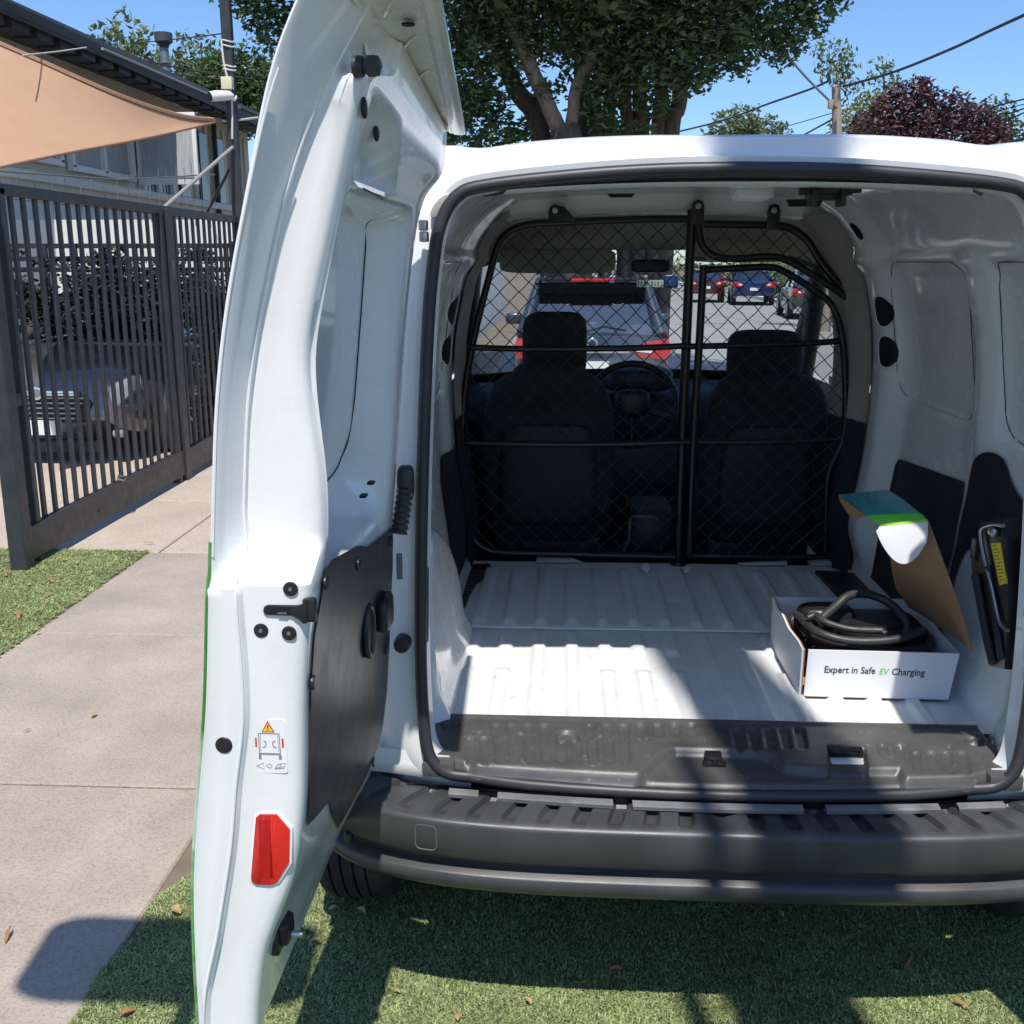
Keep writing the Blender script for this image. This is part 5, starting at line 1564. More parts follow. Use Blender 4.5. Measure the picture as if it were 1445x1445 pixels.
# opened casement standing out of the wall
cas = box('casement', (HX + .60, 17.12, 3.42), (.98, .06, 1.10), M_frame_white, house, bev=.01)
box('casement_pane', (HX + .60, 17.085, 3.44), (.85, .02, .92), M_curtain, cas)
window(17.45, 18.75, 2.75, 4.0, M_pane, 1, bars=7)
for y in (19.5, 20.6, 21.6):
    box('wall_slot', (HX - .02, y, 3.45), (.06, .42, 1.25), M_pane, house)
for y in np.arange(19.0, 23.5, .36):
    box('wall_batten', (HX - .03, y, 3.5), (.06, .05, 1.5), M_wall_house, house)
tube('downpipe', [(HX + .06, 21.15, 4.3), (HX + .06, 21.15, .2)], .05, M_roof, house, seg=8)
fl_b = onX(235, 112, -8.6)
flue = thing('flue_pipe', 'grey metal flue pipe with flared cowl on the dark roof', 'flue', tuple(fl_b))
prof = [(.10, -.55), (.10, .12), (.10, .30), (.14, .31), (.14, .335), (.095, .345), (.088, .62), (.12, .70), (.185, .74), (.19, .92), (.16, .93), (.01, .935)]
rows = [[Vector((fl_b.x + r * math.cos(2 * math.pi * k / 16), fl_b.y + r * math.sin(2 * math.pi * k / 16), fl_b.z + z * 1.0)) for k in range(16)] for r, z in prof]
loft('flue_shaft', rows[:7], mat('flue_grey', (.20, .21, .22), .5, metal=.5), flue, wrap=True, sharp=40)
loft('flue_cowl', rows[6:], mat('flue_dark', (.06, .06, .065), .6), flue, wrap=True, sharp=40)
# sunlit boundary wall behind the creeper
bw = box('boundary_wall', (-6.0, 13.0, 1.08), (6.2, .18, 2.16), M_wall_white, None)
tag(bw, 'sunlit white boundary wall behind the dark creeper', 'wall')

# ================================================================ FOLIAGE
def leaf_cloud(blobs, density, size, flat=.55, hollow=.55, droop=0.0, aspect=.45):
    """leaf-sized rhombi spread through a set of ellipsoids: (x,y,z,rx,ry,rz)"""
    Cs, As, Bs = [], [], []
    for (x, y, z, rx, ry, rz) in blobs:
        n = max(8, int(density * (rx * ry + ry * rz + rx * rz)))
        d = RNG.normal(size=(n, 3)); d /= np.linalg.norm(d, axis=1)[:, None]
        rad = hollow + (1 - hollow) * RNG.uniform(0, 1, n) ** .6
        # ragged outline
        ph = RNG.uniform(0, 6.28, 3)
        rag = 1 + .16 * np.sin(d[:, 0] * 5 + ph[0]) * np.cos(d[:, 2] * 4 + ph[1]) + .10 * np.sin(d[:, 1] * 9 + ph[2])
        p = d * (rad * rag)[:, None] * np.array([rx, ry, rz]) + np.array([x, y, z])
        Cs.append(p)
    P = np.concatenate(Cs); n = len(P)
    a = RNG.normal(size=(n, 3)); a[:, 2] = a[:, 2] * flat - droop; a /= np.linalg.norm(a, axis=1)[:, None]
    b = RNG.normal(size=(n, 3)); b -= a * (a * b).sum(1)[:, None]; b /= np.linalg.norm(b, axis=1)[:, None]
    s = size * RNG.uniform(.6, 1.35, n)
    A = a * s[:, None] * .5; B = b * (s * aspect)[:, None] * .5
    c = np.cross(a, b) * (s * .10)[:, None]
    V = np.stack([P - A, P + B - c, P + A, P - B - c], 1).reshape(-1, 3)
    Fq = np.arange(n * 4).reshape(n, 4)
    return V, Fq
def crown(name, blobs, density, size, m, parent, **k):
    V, Fq = leaf_cloud(blobs, density, size, **k)
    return big_mesh(name, V, Fq, m, parent, False)
def limb(pts, r0, r1, m, parent, name='limb', seg=9, n=6, wob=.0):
    P = catmull(pts, n)
    P = [p + Vector((random.uniform(-wob, wob), random.uniform(-wob, wob), 0)) for p in P]
    k = len(P)
    return tube(name, P, [r0 + (r1 - r0) * i / (k - 1) for i in range(k)], m, parent, seg=seg)

# --- the big many-stemmed street tree
TY = 15.0
tree = thing('street_tree', 'large dark green many-trunked tree towering over the van roof', 'tree', (0.05, TY, -.13))
def T(u, v, Y=TY): return onY(u, v, Y)
limb([(-.02, TY, -.13), (-.02, TY, 2.2), T(800, 205), T(795, 180)], .30, .20, M_bark, tree, 'trunk')
limb([T(790, 185), T(765, 130), T(738, 70), T(715, 20), T(690, -40)], .115, .08, M_bark_pale, tree, 'limb', wob=.01)
limb([T(806, 180), T(815, 120), T(840, 75), T(868, 30), T(890, -30)], .09, .065, M_bark_pale, tree, 'limb', wob=.01)
limb([(-.2, TY + .5, -.13), T(765, 205, TY + .5), T(730, 130, TY + .5), T(705, 75, TY + .5), T(690, 20, TY + .5)], .17, .09, M_bark, tree, 'limb', wob=.012)
limb([T(762, 118), T(745, 100), T(730, 92)], .05, .03, M_bark_pale, tree, 'limb')
limb([(.12, TY + .3, -.13), T(835, 205, TY + .3), T(835, 160, TY + .3), T(850, 90, TY + .3)], .17, .10, M_bark, tree, 'trunk', wob=.012)
for u0, u1, r in ((885, 882, .10), (905, 900, .12), (930, 935, .12), (945, 968, .13), (858, 862, .10), (815, 822, .13)):
    limb([(T(u0, 300).x, TY + .8, -.13), T(u0, 205, TY + .8), T((u0 + u1) / 2, 150, TY + .8), T(u1, 80, TY + .8), T(u1 + 5, 10, TY + .8)], r * 1.1, r * .7, M_bark, tree, 'trunk', wob=.012)
def blob(u, v, r, Y=TY, k=1.0, dz=.85):
    p = onY(u, v, Y); return (p.x, p.y, p.z, r * k, r * 1.1, r * dz)
vis = [blob(*b) for b in ((372, 15, .42), (345, -30, .55), (420, -40, .7), (440, 50, .5), (395, 50, .35),
                          (640, 30, .8), (662, 100, .72), (640, 165, .60), (705, 195, .42), (610, 190, .5), (690, 150, .35), (735, 185, .22),
                          (720, 15, .7), (800, -15, .9), (765, 55, .45), (835, 60, .6), (885, 25, .8), (900, 100, .55), (855, 130, .4), (940, 60, .8), (1000, 15, .9), (1030, 55, .55), (960, 112, .35),
                          (1080, 8, .7), (1125, 35, .42), (1105, 72, .30), (1155, 5, .40), (985, 95, .40), (925, 150, .25), (845, 165, .28), (770, 130, .22), (1045, 95, .2), (870, 180, .2), (905, 185, .2))]
back = [blob(u, v, r, TY + 2.2) for u, v, r in ((650, 60, 1.1), (770, 20, 1.2), (880, 60, 1.0), (980, 30, 1.1), (640, 160, .7), (840, 110, .6))]
upper = [blob(u, v, r, Y) for u, v, r, Y in ((420, -150, 1.3, TY), (560, -160, 1.5, TY), (700, -150, 1.6, TY - .5), (840, -170, 1.7, TY - .8), (980, -160, 1.6, TY - .5), (1100, -120, 1.2, TY), (1180, -90, .8, TY), (700, -260, 1.8, TY + 1), (900, -290, 2.0, TY + 1), (560, -90, 1.0, TY + 1.5), (760, -90, 1.1, TY + 2), (940, -80, 1.1, TY + 2))]
crown('crown', vis, 820, .110, M_leaf_dark, tree, hollow=.25)
crown('crown', back, 240, .17, M_leaf_dark, tree, hollow=.2)
crown('crown', upper, 150, .34, M_leaf_dark, tree, hollow=.2)

def tree_at(name, label, blobs, dens, size, m, trunk, group=None, bark=M_bark, **k):
    b = trunk[0]; t = thing(name, label, 'tree', tuple(b), group)
    limb(trunk, .22, .10, bark, t, 'trunk')
    c_ = trunk[-1]
    for q in blobs[:4]:
        limb([Vector(c_), (Vector(c_) + Vector(q[:3])) / 2 + Vector((0, 0, .2)), Vector(q[:3])], .07, .03, bark, t, 'limb')
    crown('crown', blobs, dens, size, m, t, **k)
    return t
D = 30.0
def B(u, v, r, Y, dz=.9): p = onY(u, v, Y); return (p.x, Y, p.z, r, r, r * dz)
tree_at('purple_leaf_tree', 'broad purple-leaved tree showing above the right of the van roof', [B(1235, 185, .8, 30), B(1255, 160, .65, 30), B(1290, 135, .55, 30), B(1305, 165, .9, 30), B(1345, 160, .7, 30), B(1380, 165, .55, 30), B(1398, 185, .5, 30), B(1330, 200, 1.0, 30), B(1275, 205, .9, 30), B(1385, 205, .7, 30), B(1265, 128, .25, 30), B(1300, 122, .3, 30)], 420, .17, M_leaf_purple, [Vector((11.0, 30, -.1)), Vector((11.05, 30, 2)), onY(1310, 190, 30)], hollow=.35)
tree_at('olive_green_tree', 'small rounded green tree beyond the middle of the van roof', [B(1030, 185, 1.3, 60), B(1050, 172, 1.1, 60), B(1078, 185, 1.0, 60), B(1105, 188, .6, 60), B(1015, 195, .8, 60), B(1060, 200, 1.3, 60)], 120, .30, M_leaf_pale, [Vector((10, 60, -.1)), Vector((10, 60, 4)), onY(1050, 195, 60)], hollow=.4)
tree_at('yellow_green_shrub', 'yellow-green leafy tree just left of the purple tree', [B(1215, 165, .75, 34), B(1205, 185, .8, 34), B(1235, 150, .55, 34), B(1225, 195, .8, 34)], 230, .17, mat('yellow_green_leaf', (.21, .22, .06), .55, island=.4, transl=.4), [Vector((10, 34, -.1)), Vector((10, 34, 3)), onY(1215, 185, 34)], hollow=.3)
tree_at('feathery_tree', 'thin pale feathery treetop behind the purple tree', [B(1245, 105, .7, 50, 1.3), B(1262, 118, .5, 50, 1.3), B(1250, 135, .6, 50), B(1240, 150, .6, 50)], 60, .26, M_leaf_pale, [Vector((15, 50, -.1)), Vector((15, 50, 6)), onY(1248, 130, 50)], hollow=.1, droop=.6)
tree_at('green_corner_tree', 'bright green treetop at the right edge behind the cables', [B(1405, 160, .8, 45), B(1415, 185, .9, 45), B(1430, 200, 1.0, 45), B(1395, 205, .9, 45)], 120, .24, M_leaf_mid, [Vector((18.5, 45, -.1)), Vector((18.5, 45, 4)), onY(1415, 190, 45)], hollow=.3)
# trees behind the house
tree_at('pepper_tree', 'pale feathery tree rising behind the house left of the flue', [B(175, 75, 1.1, 36, 1.2), B(195, 95, 1.1, 36), B(165, 105, 1.2, 36), B(150, 130, 1.2, 36), B(205, 120, 1.0, 36)], 110, .28, M_leaf_pale, [Vector((-14.5, 36, -.1)), Vector((-14.5, 36, 5)), onY(180, 100, 36)], hollow=.2, droop=.7)
tree_at('pepper_tree', 'pale yellowish tree rising behind the house just right of the flue', [B(275, 90, .9, 36, 1.2), B(285, 115, 1.2, 36), B(260, 120, 1.0, 36), B(295, 140, 1.1, 36), B(245, 140, 1.0, 36)], 110, .26, M_leaf_pale, [Vector((-12, 36, -.1)), Vector((-12, 36, 5)), onY(275, 120, 36)], hollow=.2, droop=.7)
tree_at('leafy_tree', 'denser bright green tree behind the pole and house eaves', [B(315, 110, 1.0, 33), B(345, 100, 1.0, 33), B(365, 120, 1.0, 33), B(330, 135, 1.1, 33), B(300, 130, .9, 33), B(370, 145, 1.0, 33), B(340, 160, 1.0, 33)], 190, .24, M_leaf_mid, [Vector((-9, 33, -.1)), Vector((-9, 33, 4)), onY(340, 130, 33)], hollow=.3)
# dark creeper on a trellis behind the gate
crp = thing('dark_creeper', 'dense blackish creeper on a trellis in the yard behind the gate', 'creeper', (-4.35, 9.85, 0))
for z in (1.80, 1.68, 1.58, 1.15):
    box('trellis_rail', (-4.35, 9.85, z), (2.5, .05, .045), M_trim_dark, crp)
for i in range(9):
    box('trellis_lath', (-5.5 + i * .29, 9.81, 1.45), (.04, .03, .74), M_trim_dark, crp)
for x in (-5.6, -3.1):
    box('trellis_post', (x, 9.85, .92), (.07, .07, 1.84), M_trim_dark, crp)
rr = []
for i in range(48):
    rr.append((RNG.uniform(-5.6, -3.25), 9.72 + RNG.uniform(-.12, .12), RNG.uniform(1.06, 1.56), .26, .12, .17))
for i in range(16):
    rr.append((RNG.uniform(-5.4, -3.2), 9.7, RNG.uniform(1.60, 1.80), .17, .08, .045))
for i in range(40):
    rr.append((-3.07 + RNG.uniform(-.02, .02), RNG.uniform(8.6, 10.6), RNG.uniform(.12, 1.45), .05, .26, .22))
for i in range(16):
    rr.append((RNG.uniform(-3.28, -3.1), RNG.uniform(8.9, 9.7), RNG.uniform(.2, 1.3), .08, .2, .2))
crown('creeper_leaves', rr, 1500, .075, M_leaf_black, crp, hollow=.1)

# ================================================================ LAMP POST, WIRES
lampp = thing('wooden_lamp_pole', 'weathered wooden pole sprouting leaves with an angled street lamp arm', 'lamp post', (6.86, 28, -.13))
a, b = onY(1181, 108, 28), onY(1181, 260, 28)
limb([(6.9, 28, -.13), b, onY(1181, 180, 28), onY(1180, 122, 28)], .15, .11, M_wood, lampp, 'pole', n=3)
tube('lamp_arm', [onY(1181, 152, 27.9), onY(1150, 122, 27.9), onY(1125, 95, 27.9), onY(1112, 78, 27.9), onY(1092, 63, 27.9)], .030, mat('lamp_arm_grey', (.16, .17, .18), .5, metal=.4), lampp, seg=8, smooth_n=3)
q = onY(1076, 58, 27.9); superquad('lamp_head', tuple(q), (.34, .10, .05), .6, .6, mat('lamp_grey', (.42, .43, .43), .4), lampp, 10, 18)
box('pole_box', onY(1172, 147, 27.85), (.12, .12, .22), M_wood, lampp, bev=.02)
_spr = crown('pole_sprouts', [B(1178, 85, .55, 28, 1.1), B(1172, 100, .45, 28), B(1190, 105, .45, 28), B(1160, 72, .28, 28, 1.4), B(1196, 80, .25, 28, 1.5), B(1205, 125, .4, 28)], 130, .16, M_leaf_pale, lampp, hollow=.15, flat=1.4); _spr['kind'] = 'stuff'
tube('pole_stay', [onY(1181, 165, 28), onY(1135, 190, 28), onY(1120, 200, 28)], .022, M_wire, lampp, seg=6)
def wire_px(label, pts, r):
    return cable('overhead_cable', label, [onY(u, v, Y) for u, v, Y in pts], r)
wire_px('thick black cable sweeping from the wooden pole up to the right edge', ((1190, 122, 27.5), (1260, 102, 25), (1340, 70, 22), (1400, 42, 20), (1470, 10, 18)), .030)
wire_px('sagging black cable running left from the wooden pole behind the tree', ((1168, 115, 28), (1140, 127, 29), (1080, 148, 32), (1020, 170, 36), (940, 190, 42)), .030)
wire_px('faint thin cable low behind the wooden pole', ((1180, 158, 28), (1110, 178, 34), (1060, 190, 40)), .012)
wire_px('short drooping cable hanging off the wooden pole', ((1184, 122, 28), (1192, 130, 28), (1197, 142, 28)), .016)
wire_px('upper of the cables at the right edge above the purple tree', ((1390, 154, 33), (1420, 146, 32), (1470, 134, 31)), .022)
wire_px('thin cable at the right edge just under the uppermost one', ((1395, 163, 33), (1425, 152, 32), (1470, 142, 31)), .014)
wire_px('middle cable of the bundle at the right edge', ((1400, 170, 33), (1425, 160, 32), (1470, 145, 31)), .022)
wire_px('steeper cable of the bundle at the right edge', ((1395, 183, 33), (1425, 168, 32), (1470, 148, 31)), .022)
wire_px('low cable crossing the green treetop at the right edge', ((1385, 203, 33), (1420, 195, 32), (1470, 185, 31)), .022)
wire_px('lowest cable at the right edge just over the van roof', ((1390, 211, 33), (1425, 201, 32), (1470, 190, 31)), .028)
wire_px('upper of two cables passing in front of the house flue', ((130, 66, 22), (180, 80, 22), (240, 93, 22), (300, 104, 22), (360, 112, 22)), .016)
wire_px('lower of two cables passing in front of the house flue', ((130, 82, 22), (200, 94, 22), (250, 105, 22), (310, 112, 22)), .016)
wire_px('very thin wire between the house and the steel pole', ((180, 62, 14), (250, 55, 12), (318, 47, 9.6)), .006)
wire_px('pair of pale cables crossing behind the left tree trunks, upper one', ((640, 142, 18), (700, 141, 18), (780, 137, 18)), .010)
wire_px('pair of pale cables crossing behind the left tree trunks, lower one', ((660, 150, 18), (720, 148, 18), (790, 145, 18)), .010)

# ================================================================ CARS
def car(label, loc, rz, paint, L=4.2, Wd=.86, belt=.98, roof=1.60, suv=True, group=None, detail=True, front=False):
    t = thing('parked_car', label, 'car', loc, group)
    t.rotation_euler = (0, 0, rz)
    k = L / 4.2; s = Wd / .86
    def ring(y, zb, zs, wl, wb):
        h = [(wl * .90, zb), (wl, zb + .10), (wl + .015, zb + (zs - zb) * .5), (wb + .045, zs - .14), (wb + .02, zs - .03), (wb, zs), (wb * .6, zs + .02), (0, zs + .028)]
        return [Vector((x * s, y * k, z)) for x, z in h] + [Vector((-x * s, y * k, z)) for x, z in h[-2::-1]]
    bz_ = belt
    ST = [(0, .40, bz_ - .10, .70, .62), (.025, .34, bz_ - .01, .76, .70), (.09, .29, bz_ + .02, .80, .74), (.4, .25, bz_ + .02, .83, .78), (1.2, .22, bz_, .84, .80), (2.5, .22, bz_ - .02, .84, .80), (3.05, .22, bz_ - .04, .83, .78), (3.7, .25, bz_ - .12, .81, .72), (4.0, .30, bz_ - .18, .78, .68), (4.14, .34, bz_ - .24, .72, .62), (4.2, .42, bz_ - .34, .62, .54)]
    if not suv: ST[1] = (.03, .36, bz_ - .02, .76, .70); ST[2] = (.10, .30, bz_ + .0, .80, .72)
    b = loft('body', [ring(*a) for a in ST], paint, t, sharp=40, cap=True, local=True)
    ry0, ry1 = (.10, .55) if suv else (.65, 1.35)        # rear glass foot / head
    fy0, fy1 = 3.05, 2.25
    wb_, wr_ = .735 * s, .575 * s
    zb_, zr_ = belt + .015, roof - .05
    c = {'rl': (-wb_, ry0 * k, zb_), 'rr': (wb_, ry0 * k, zb_), 'RL': (-wr_, ry1 * k, zr_), 'RR': (wr_, ry1 * k, zr_),
         'fl': (-wb_, fy0 * k, zb_ - .03), 'fr': (wb_, fy0 * k, zb_ - .03), 'FL': (-wr_, fy1 * k, zr_), 'FR': (wr_, fy1 * k, zr_)}
    c = {a: Vector(v) for a, v in c.items()}
    def inset(q, f=.07):
        m_ = sum(q, Vector()) / 4; return [p.lerp(m_, f) for p in q]
    for nm, q in (('rear_window', (c['rl'], c['rr'], c['RR'], c['RL'])), ('windscreen', (c['fr'], c['fl'], c['FL'], c['FR'])), ('side_window', (c['fl'], c['rl'], c['RL'], c['FL'])), ('side_window', (c['rr'], c['fr'], c['FR'], c['RR']))):
        mesh_obj(nm, inset(q, .02), [(0, 1, 2, 3)], M_glass_car, t, False, None, True)
    for a, b_ in (('rl', 'RL'), ('rr', 'RR'), ('fl', 'FL'), ('fr', 'FR')):
        tube('roof_pillar', [c[a], c[b_]], [.085 if a[0] == 'r' else .05, .05], paint, t, seg=8, local=True)
    for sx_ in (-1, 1):
        tube('door_pillar', [Vector((sx_ * wb_, 1.75 * k, zb_)), Vector((sx_ * wr_, 1.7 * k, zr_))], .04, M_black, t, seg=6, local=True)
    rr_ = []
    for i, y in enumerate(np.linspace(ry1 * k - .12, fy1 * k + .08, 9)):
        e = math.sin(math.pi * i / 8) ** .5
        rr_.append([Vector((x, y, zr_ - .02 + .075 * e * (1 - (abs(x) / (wr_ + .05)) ** 3))) for x in np.linspace(-wr_ - .04, wr_ + .04, 11)])
    rf2 = loft('roof', rr_, paint, t, local=True)
    loft('headlining', [[p - Vector((0, 0, .03)) for p in r] for r in rr_], M_headliner, t, local=True)
    for y in (.78 * k, 3.38 * k):
        for sx_ in (-1, 1):
            o = wheel_local(t, sx_ * (Wd * s / s - .08), y, .33)
    # interior shapes seen through the glass
    for sx_ in (-1, 1):
        for y in (1.35, 2.2):
            superquad('car_seat', (sx_ * .34 * s, y * k, belt + .02), (.22 * s, .08, .22), .5, .5, M_seat, t, 10, 14, None, True)
            superquad('car_headrest', (sx_ * .34 * s, y * k - .04, belt + .31), (.11, .05, .085), .5, .5, M_seat, t, 8, 12, None, True)
    for sx_ in (-1, 1):
        superquad('wing_mirror', (sx_ * (Wd + .10), 2.75 * k, belt + .06), (.11, .06, .075), .55, .55, paint if suv else M_black, t, 10, 14, None, True)
    # rear end
    zt = belt - .10
    for sx_ in (-1, 1):
        lens = [(sx_ * .42 * s, zt - .03), (sx_ * .56 * s, zt + .06), (sx_ * .80 * s, zt + .10), (sx_ * .835 * s, zt - .03), (sx_ * .78 * s, zt - .12), (sx_ * .50 * s, zt - .10)]
        lp_ = prism('tail_lamp', lens, 'Y', -.012, .14, M_red_lens, t, local=True, bev=.008)
        prism('reverse_lamp', [(sx_ * .46 * s, zt - .035), (sx_ * .56 * s, zt + .015), (sx_ * .66 * s, zt + .01), (sx_ * .62 * s, zt - .055)], 'Y', -.022, .02, M_clear_lens, lp_, local=True, bev=.004)
    box('number_plate', (0, -.018, belt - .30), (.36, .015, .12), mat('plate_white', (.72, .72, .68), .5), t, local=True)
    if detail:
        box('chrome_bar', (0, -.020, belt - .13), (.78 * s, .03, .05), M_chrome, t, bev=.01, local=True)
        disc('badge', (0, -.02, belt - .05), (0, -1, 0), .055, .012, M_chrome, t, 18, local=True)
        box('lower_bumper', (0, .01, .42), (1.45 * s, .08, .20), M_bumper, t, bev=.03, local=True)
        box('chrome_strip', (0, -.035, .50), (.70 * s, .02, .04), M_chrome, t, bev=.008, local=True)
        tube('wiper', [(-.06, ry0 * k - .02, zb_ + .05), (.12, ry0 * k + .0, zb_ + .10), (.36, ry0 * k - .0, zb_ + .06)], .012, M_black, t, seg=6, local=True)
        sp = box('spoiler', (0, ry1 * k - .16, zr_ + .02), (wr_ * 2.02, .20, .035), M_black, t, bev=.012, local=True)
        box('brake_lamp', (.0, ry1 * k - .265, zr_ + .015), (.46, .02, .034), M_red_lens, sp, bev=.005, local=True)
        tube('roof_rail', [(-wr_ - .01, ry1 * k, zr_ + .05), (-wr_ - .01, fy1 * k, zr_ + .06)], .02, M_chrome, t, seg=6, local=True)
        tube('roof_rail', [(wr_ + .01, ry1 * k, zr_ + .05), (wr_ + .01, fy1 * k, zr_ + .06)], .02, M_chrome, t, seg=6, local=True)
    if front:
        yf = 4.2 * k
        gz = belt - .42
        gr = prism('grille', [(-.40, gz + .06), (.40, gz + .06), (.46, gz + .0), (.36, gz - .16), (-.36, gz - .16), (-.46, gz)], 'Y', yf - .10, yf + .015, M_hole, t, local=True, bev=.01)
        for i in range(5):
            box('grille_bar', (0, yf + .018, gz + .045 - i * .042), (.80 - .05 * i, .016, .012), M_rim, gr, local=True)
        box('grille_bar', (0, yf + .022, gz + .085), (.72, .03, .045), M_chrome, gr, bev=.01, local=True)
        disc('badge', (0, yf + .02, gz + .085), (0, 1, 0), .06, .02, M_chrome, t, 18, local=True)
        for sx_ in (-1, 1):
            hl = prism('headlamp', [(sx_ * .48, gz + .10), (sx_ * .78, gz + .22), (sx_ * .79, gz + .10), (sx_ * .66, gz - .02), (sx_ * .50, gz + .0)], 'Y', yf - .22, yf - .02, mat('smoked_lens', (.25, .26, .27), .12, coat=.8), t, local=True, bev=.012)
            superquad('fog_lamp', (sx_ * .62, yf - .06, gz - .26), (.05, .04, .035), .6, .8, mat('smoked_lens'), t, 8, 12, None, True)
        box('number_plate', (0, yf + .03, gz - .20), (.36, .02, .12), mat('plate_white'), t, local=True)
        box('lower_intake', (0, yf - .02, gz - .36), (1.0, .05, .11), M_hole, t, bev=.02, local=True)
    return t
def wheel_local(parent, x, y, rad):
    prof = [(-.5, .62), (-.5, .9), (-.42, .98), (-.3, 1.0), (.3, 1.0), (.42, .98), (.5, .9), (.5, .62)]
    rows = [[Vector((x + a * .2, y + r * rad * math.cos(2 * math.pi * k / 24), rad + r * rad * math.sin(2 * math.pi * k / 24))) for k in range(24)] for a, r in prof]
    o = loft('wheel', rows, M_tyre, parent, wrap=True, sharp=40, local=True)
    sgn = 1 if x > 0 else -1
    disc('rim', (x + sgn * .085, y, rad), (sgn, 0, 0), rad * .64, .02, M_rim, o, 18, local=True)
    disc('rim', (x - sgn * .085, y, rad), (-sgn, 0, 0), rad * .64, .02, M_black, o, 18, local=True)
    return o
def text_mesh_local(name, body, size, m, parent, origin, xdir, ydir):
    o = text_mesh(name, body, size, m, parent, origin, xdir, ydir, .001)
    o.location = (0, 0, 0)
    return o
P_blue = mat('slate_blue_car_paint', (.050, .064, .092), .25, metal=.4, coat=.8)
P_navy = mat('deep_blue_car_paint', (.012, .022, .085), .25, metal=.3, coat=.8)
P_maroon = mat('maroon_car_paint', (.085, .018, .022), .25, metal=.3, coat=.8)
P_grey = mat('dark_grey_car_paint', (.05, .052, .055), .3, metal=.3, coat=.8)
P_silver = mat('mauve_silver_car_paint', (.14, .125, .13), .30, metal=.55, coat=.8)
car('slate blue crossover with red tail lamps seen straight ahead through the windscreen', (.30, 11.0, -.13), 0, P_blue, 4.2, .86, 1.00, 1.63, True, 'cars parked along the street')
car('deep blue saloon with red tail lamps farther along the street', (7.95, 44.5, -.13), R(-6), P_navy, 4.5, .88, .98, 1.46, False, 'cars parked along the street', False)
car('maroon hatchback just left of the blue saloon down the street', (6.35, 47.5, -.13), R(-6), P_maroon, 4.0, .82, .98, 1.50, True, 'cars parked along the street', False)
car('dark grey car at the right kerb behind the partition frame', (8.0, 33.5, -.13), R(-5), P_grey, 4.2, .86, .98, 1.56, True, 'cars parked along the street', False)
car('mauve silver car parked behind the gate slats, front end showing', (-4.32, 12.45, -.04), R(180), P_silver, 4.2, .86, .98, 1.46, False, 'cars parked along the street', False, True)
# white garden wall and hedge left of the street, seen through the windscreen
gw = box('garden_wall', (-2.2, 24, .75), (.3, 24, 1.9), M_wall_white, None); tag(gw, 'pale garden wall left of the car ahead, seen through the windscreen', 'wall')
gp = thing('porch_columns', 'white porch post left of the car ahead', 'post', (-1.55, 14.5, -.1))
box('porch_post', (-1.60, 14.5, 1.0), (.16, .16, 2.3), M_frame_white, gp); box('porch_panel', (-1.95, 14.6, .8), (.5, .06, 1.9), mat('green_panel', (.05, .12, .08), .5), gp)
# strip of kerb and low greenery at the far right of the street
kb = box('kerb', (9.6, 60, -.06), (.3, 100, .16), M_wall_grey, None); kb['kind'] = 'structure'
hd_ = thing('street_hedge', 'sunlit green hedge along the far side of the street', 'hedge', (10.5, 50, -.1))
crown('hedge_leaves', [(4.0 + i * 1.5, 66 + RNG.uniform(-1, 1), 1.0, 1.3, .7, 1.2) for i in range(10)] + [(10.6, 30 + i * 3, .9, .8, 1.9, 1.1) for i in range(12)], 60, .34, M_leaf_pale, hd_, hollow=.3)
wl2 = box('street_wall', (13.5, 45, .9), (.3, 60, 2.0), M_wall_white, None); tag(wl2, 'pale boundary wall on the far right side of the street', 'wall')

# ================================================================ SHADOW CASTERS ADDED OUT OF VIEW
def sunward(p, k): return Vector(p) + _to_sun * k
caster_tree = thing('added_shadow_tree', 'leaning tree added unseen behind the photographer to cast the shadow crossing the van', 'tree', (.62, -.9, 0))  # invented tree out of view, placed so its stem shades the van's rear
A0 = onY(1172, 1210, 1.86); A1 = onY(1095, 218, 2.2)
kA = (1.86 + .85) / -_to_sun.y * 1.0
T0 = sunward(A0, kA); T1 = sunward(A1, kA + .76)
dirT = (T1 - T0).normalized()
base = T0 - dirT * (T0.z / dirT.z)
topT = T1 + dirT * 2.0
tube('trunk', catmull([base, T0, T1, topT], 5), [.17 - .003 * i for i in range(16)], M_bark, caster_tree, seg=12)
off = Vector((onY(1010, 1210, 1.86).x - A0.x, 0, 0))
tube('limb', catmull([base + dirT * 2.2, T0 + off * .9 - dirT * 1.4, T0 + off, T0 + off + dirT * .55], 5), [.045 - .0015 * i for i in range(16)], M_bark, caster_tree, seg=8)
crown('crown', [(topT.x + .1, topT.y + .9, topT.z + 1.7, 1.1, .9, .8), (topT.x - .4, topT.y + 1.4, topT.z + 2.4, 1.2, .9, .9)], 160, .22, M_leaf_mid, caster_tree)
sg = thing('added_shadow_board', 'rounded board on a post added unseen left of the photographer to cast a shadow', 'board', (-1.4, .9, 0))  # invented board, shaped to throw the rounded ground shadow left of the door
c0 = sunward(onZ(300, 1420, 0), 2.25); c1 = sunward(onZ(20, 1300, 0), 2.25)
bx_c = (-.93 + _to_sun.x * 2.2)
bz0 = 2.7; yb = 1.975 + _to_sun.y / _to_sun.z * bz0
prism('board', rrect(-.93 - _to_sun.x * 0 + _to_sun.x / _to_sun.z * 3.0, bz0 + .29, .70, .58, .12, 8), 'Y', yb - .01, yb + .01, mat('board_grey', (.4, .4, .4), .5), sg, bev=.003)
tube('board_post', [(-.85 + _to_sun.x / _to_sun.z * 3.0, yb + .03, 0), (-.85 + _to_sun.x / _to_sun.z * 3.0, yb + .03, bz0 + .3)], .025, M_steel, sg, seg=8)

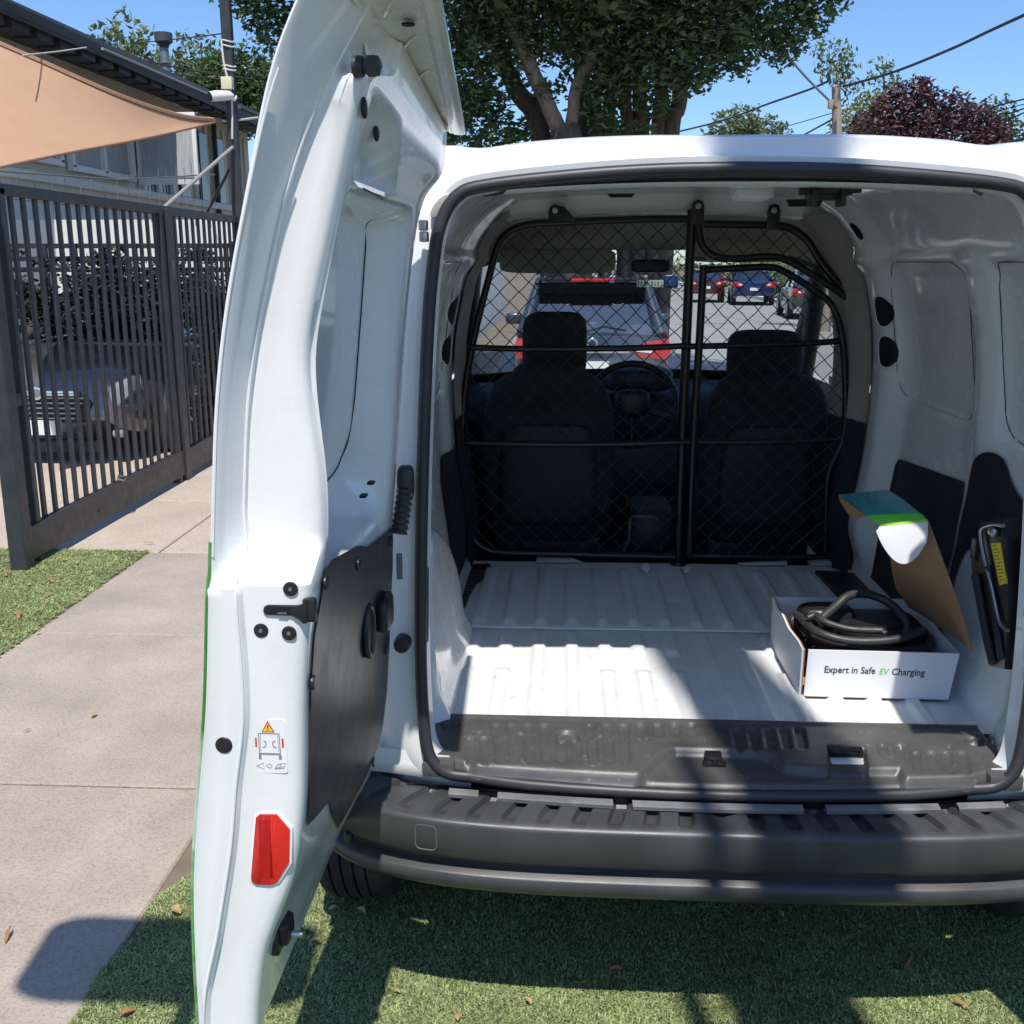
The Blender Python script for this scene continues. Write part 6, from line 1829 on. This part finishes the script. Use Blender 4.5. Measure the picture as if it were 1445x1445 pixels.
# ================================================================ FALLEN LEAVES
def leaf_mesh(w, l, curl):
    V, Fc = [], []
    n = 6
    for i in range(n + 1):
        t = i / n; ww = w * math.sin(math.pi * min(1, t * .92 + .04)) ** .8
        z = curl * math.sin(math.pi * t) + .002
        for s_ in (-1, 0, 1): V.append((s_ * ww, (t - .5) * l, z + abs(s_) * curl * .7))
    me = bpy.data.meshes.new('fallen_leaf'); me.from_pydata(V, [], grid_faces(n + 1, 3)); me.update()
    return me
LM = [leaf_mesh(.006, .034, .005), leaf_mesh(.008, .026, .007), leaf_mesh(.004, .040, .003), leaf_mesh(.007, .022, .004)]
for i, me in enumerate(LM):
    me.materials.append(M_dry_leaf if i % 2 == 0 else M_dry_leaf2)
def drop(u, v, label, group, i=None, z=.022, sc=1.0):
    p = onZ(u, v, z)
    o = bpy.data.objects.new('fallen_leaf', LM[i if i is not None else random.randrange(4)]); link(o)
    o.location = p; o.rotation_euler = (random.uniform(-.3, .3), random.uniform(-.3, .3), random.uniform(0, 6.28)); o.scale = (sc, sc, sc)
    tag(o, label, 'leaf', group)
OWN = {(248, 1287): 'largest orange-brown leaf on the turf left of the van door', (445, 1333): 'curled brown leaf beside the steel pin at the foot of the van door', (470, 1283): 'small brown leaf on the sunlit turf left of the wheel shadow', (686, 1361): 'dry leaf on the sunlit turf below the left end of the bumper', (868, 1370): 'brown upright curled leaf at the edge of the sunlit turf below the bumper middle', (1102, 1291): 'pale dry leaf in the shade under the bumper right of its middle', (1284, 1360): 'light dry leaf in the sunlit notch of turf at lower right', (1356, 1418): 'brown leaf nearest the lower right corner of the turf', (648, 1437): 'leaf cut by the lower edge left of the middle', (430, 1432): 'leaf on the turf just right of the door foot at the lower edge', (178, 1430): 'yellowish leaf on the turf at the lower left beside the pavement', (264, 1372): 'leaf in the shadow on the turf just left of the van door',
       (28, 868): 'long straw-coloured leaf lowest on the turf patch by the gate', (70, 820): 'long pale leaf in the middle of the turf patch by the gate', (68, 840): 'orange leaf in the middle of the turf patch by the gate', (96, 782): 'leaf at the foot of the gate post on the turf patch',
       (210, 767): 'pale leaf on the concrete beyond the tip of the turf patch', (133, 1010): 'grey-brown leaf on the middle pavement slab', (38, 1031): 'tiny reddish leaf on the middle pavement slab near the left edge', (12, 1320): 'dry leaf on the near pavement slab at the left edge', (180, 690): 'leaf on the driveway seen between the gate slats'}
_drop = drop
def drop(u, v, label, group, i=None, z=.022, sc=1.0):
    _drop(u, v, OWN.get((u, v), label), group, i, z, sc)
for (u, v, s_) in ((248, 1287, 1.3), (445, 1333, 1.2), (470, 1283, 1.0), (510, 1288, 1.1), (540, 1250, 1.0), (594, 1270, .9), (610, 1293, 1.0), (686, 1361, 1.0), (868, 1370, 1.1), (1102, 1291, 1.0), (1215, 1310, 1.0), (1284, 1360, 1.2), (1356, 1418, 1.1), (648, 1437, 1.0), (430, 1432, .9), (178, 1430, 1.1), (264, 1372, .9), (745, 1415, .8), (950, 1330, .8), (830, 1305, .7), (1080, 1275, .7), (560, 1400, .7), (1340, 1300, .8), (995, 1422, .7)):
    drop(u, v, 'small dry curled leaf on the artificial turf behind the van', 'dry leaves on the turf behind the van', None, .020, s_)
for (u, v, s_) in ((28, 868, 2.2), (70, 820, 1.8), (68, 840, 1.6), (40, 825, 1.3), (96, 782, 1.3), (20, 900, 1.4), (108, 795, 1.2), (8, 812, 1.4), (52, 890, 1.2), (130, 808, 1.1), (165, 795, 1.0)):
    drop(u, v, 'dry leaf lying on the turf patch below the gate', 'dry leaves on the turf patch by the gate', 2 if s_ > 1.5 else None, .028, s_)
for (u, v, s_, z) in ((210, 767, 1.5, .012), (133, 1010, 1.4, .012), (38, 1031, .7, .012), (12, 1320, 1.3, .012), (180, 690, 1.0, .012)):
    drop(u, v, 'dry leaf lying alone on the concrete pavement slabs', 'dry leaves on the pavement', None, z, s_)
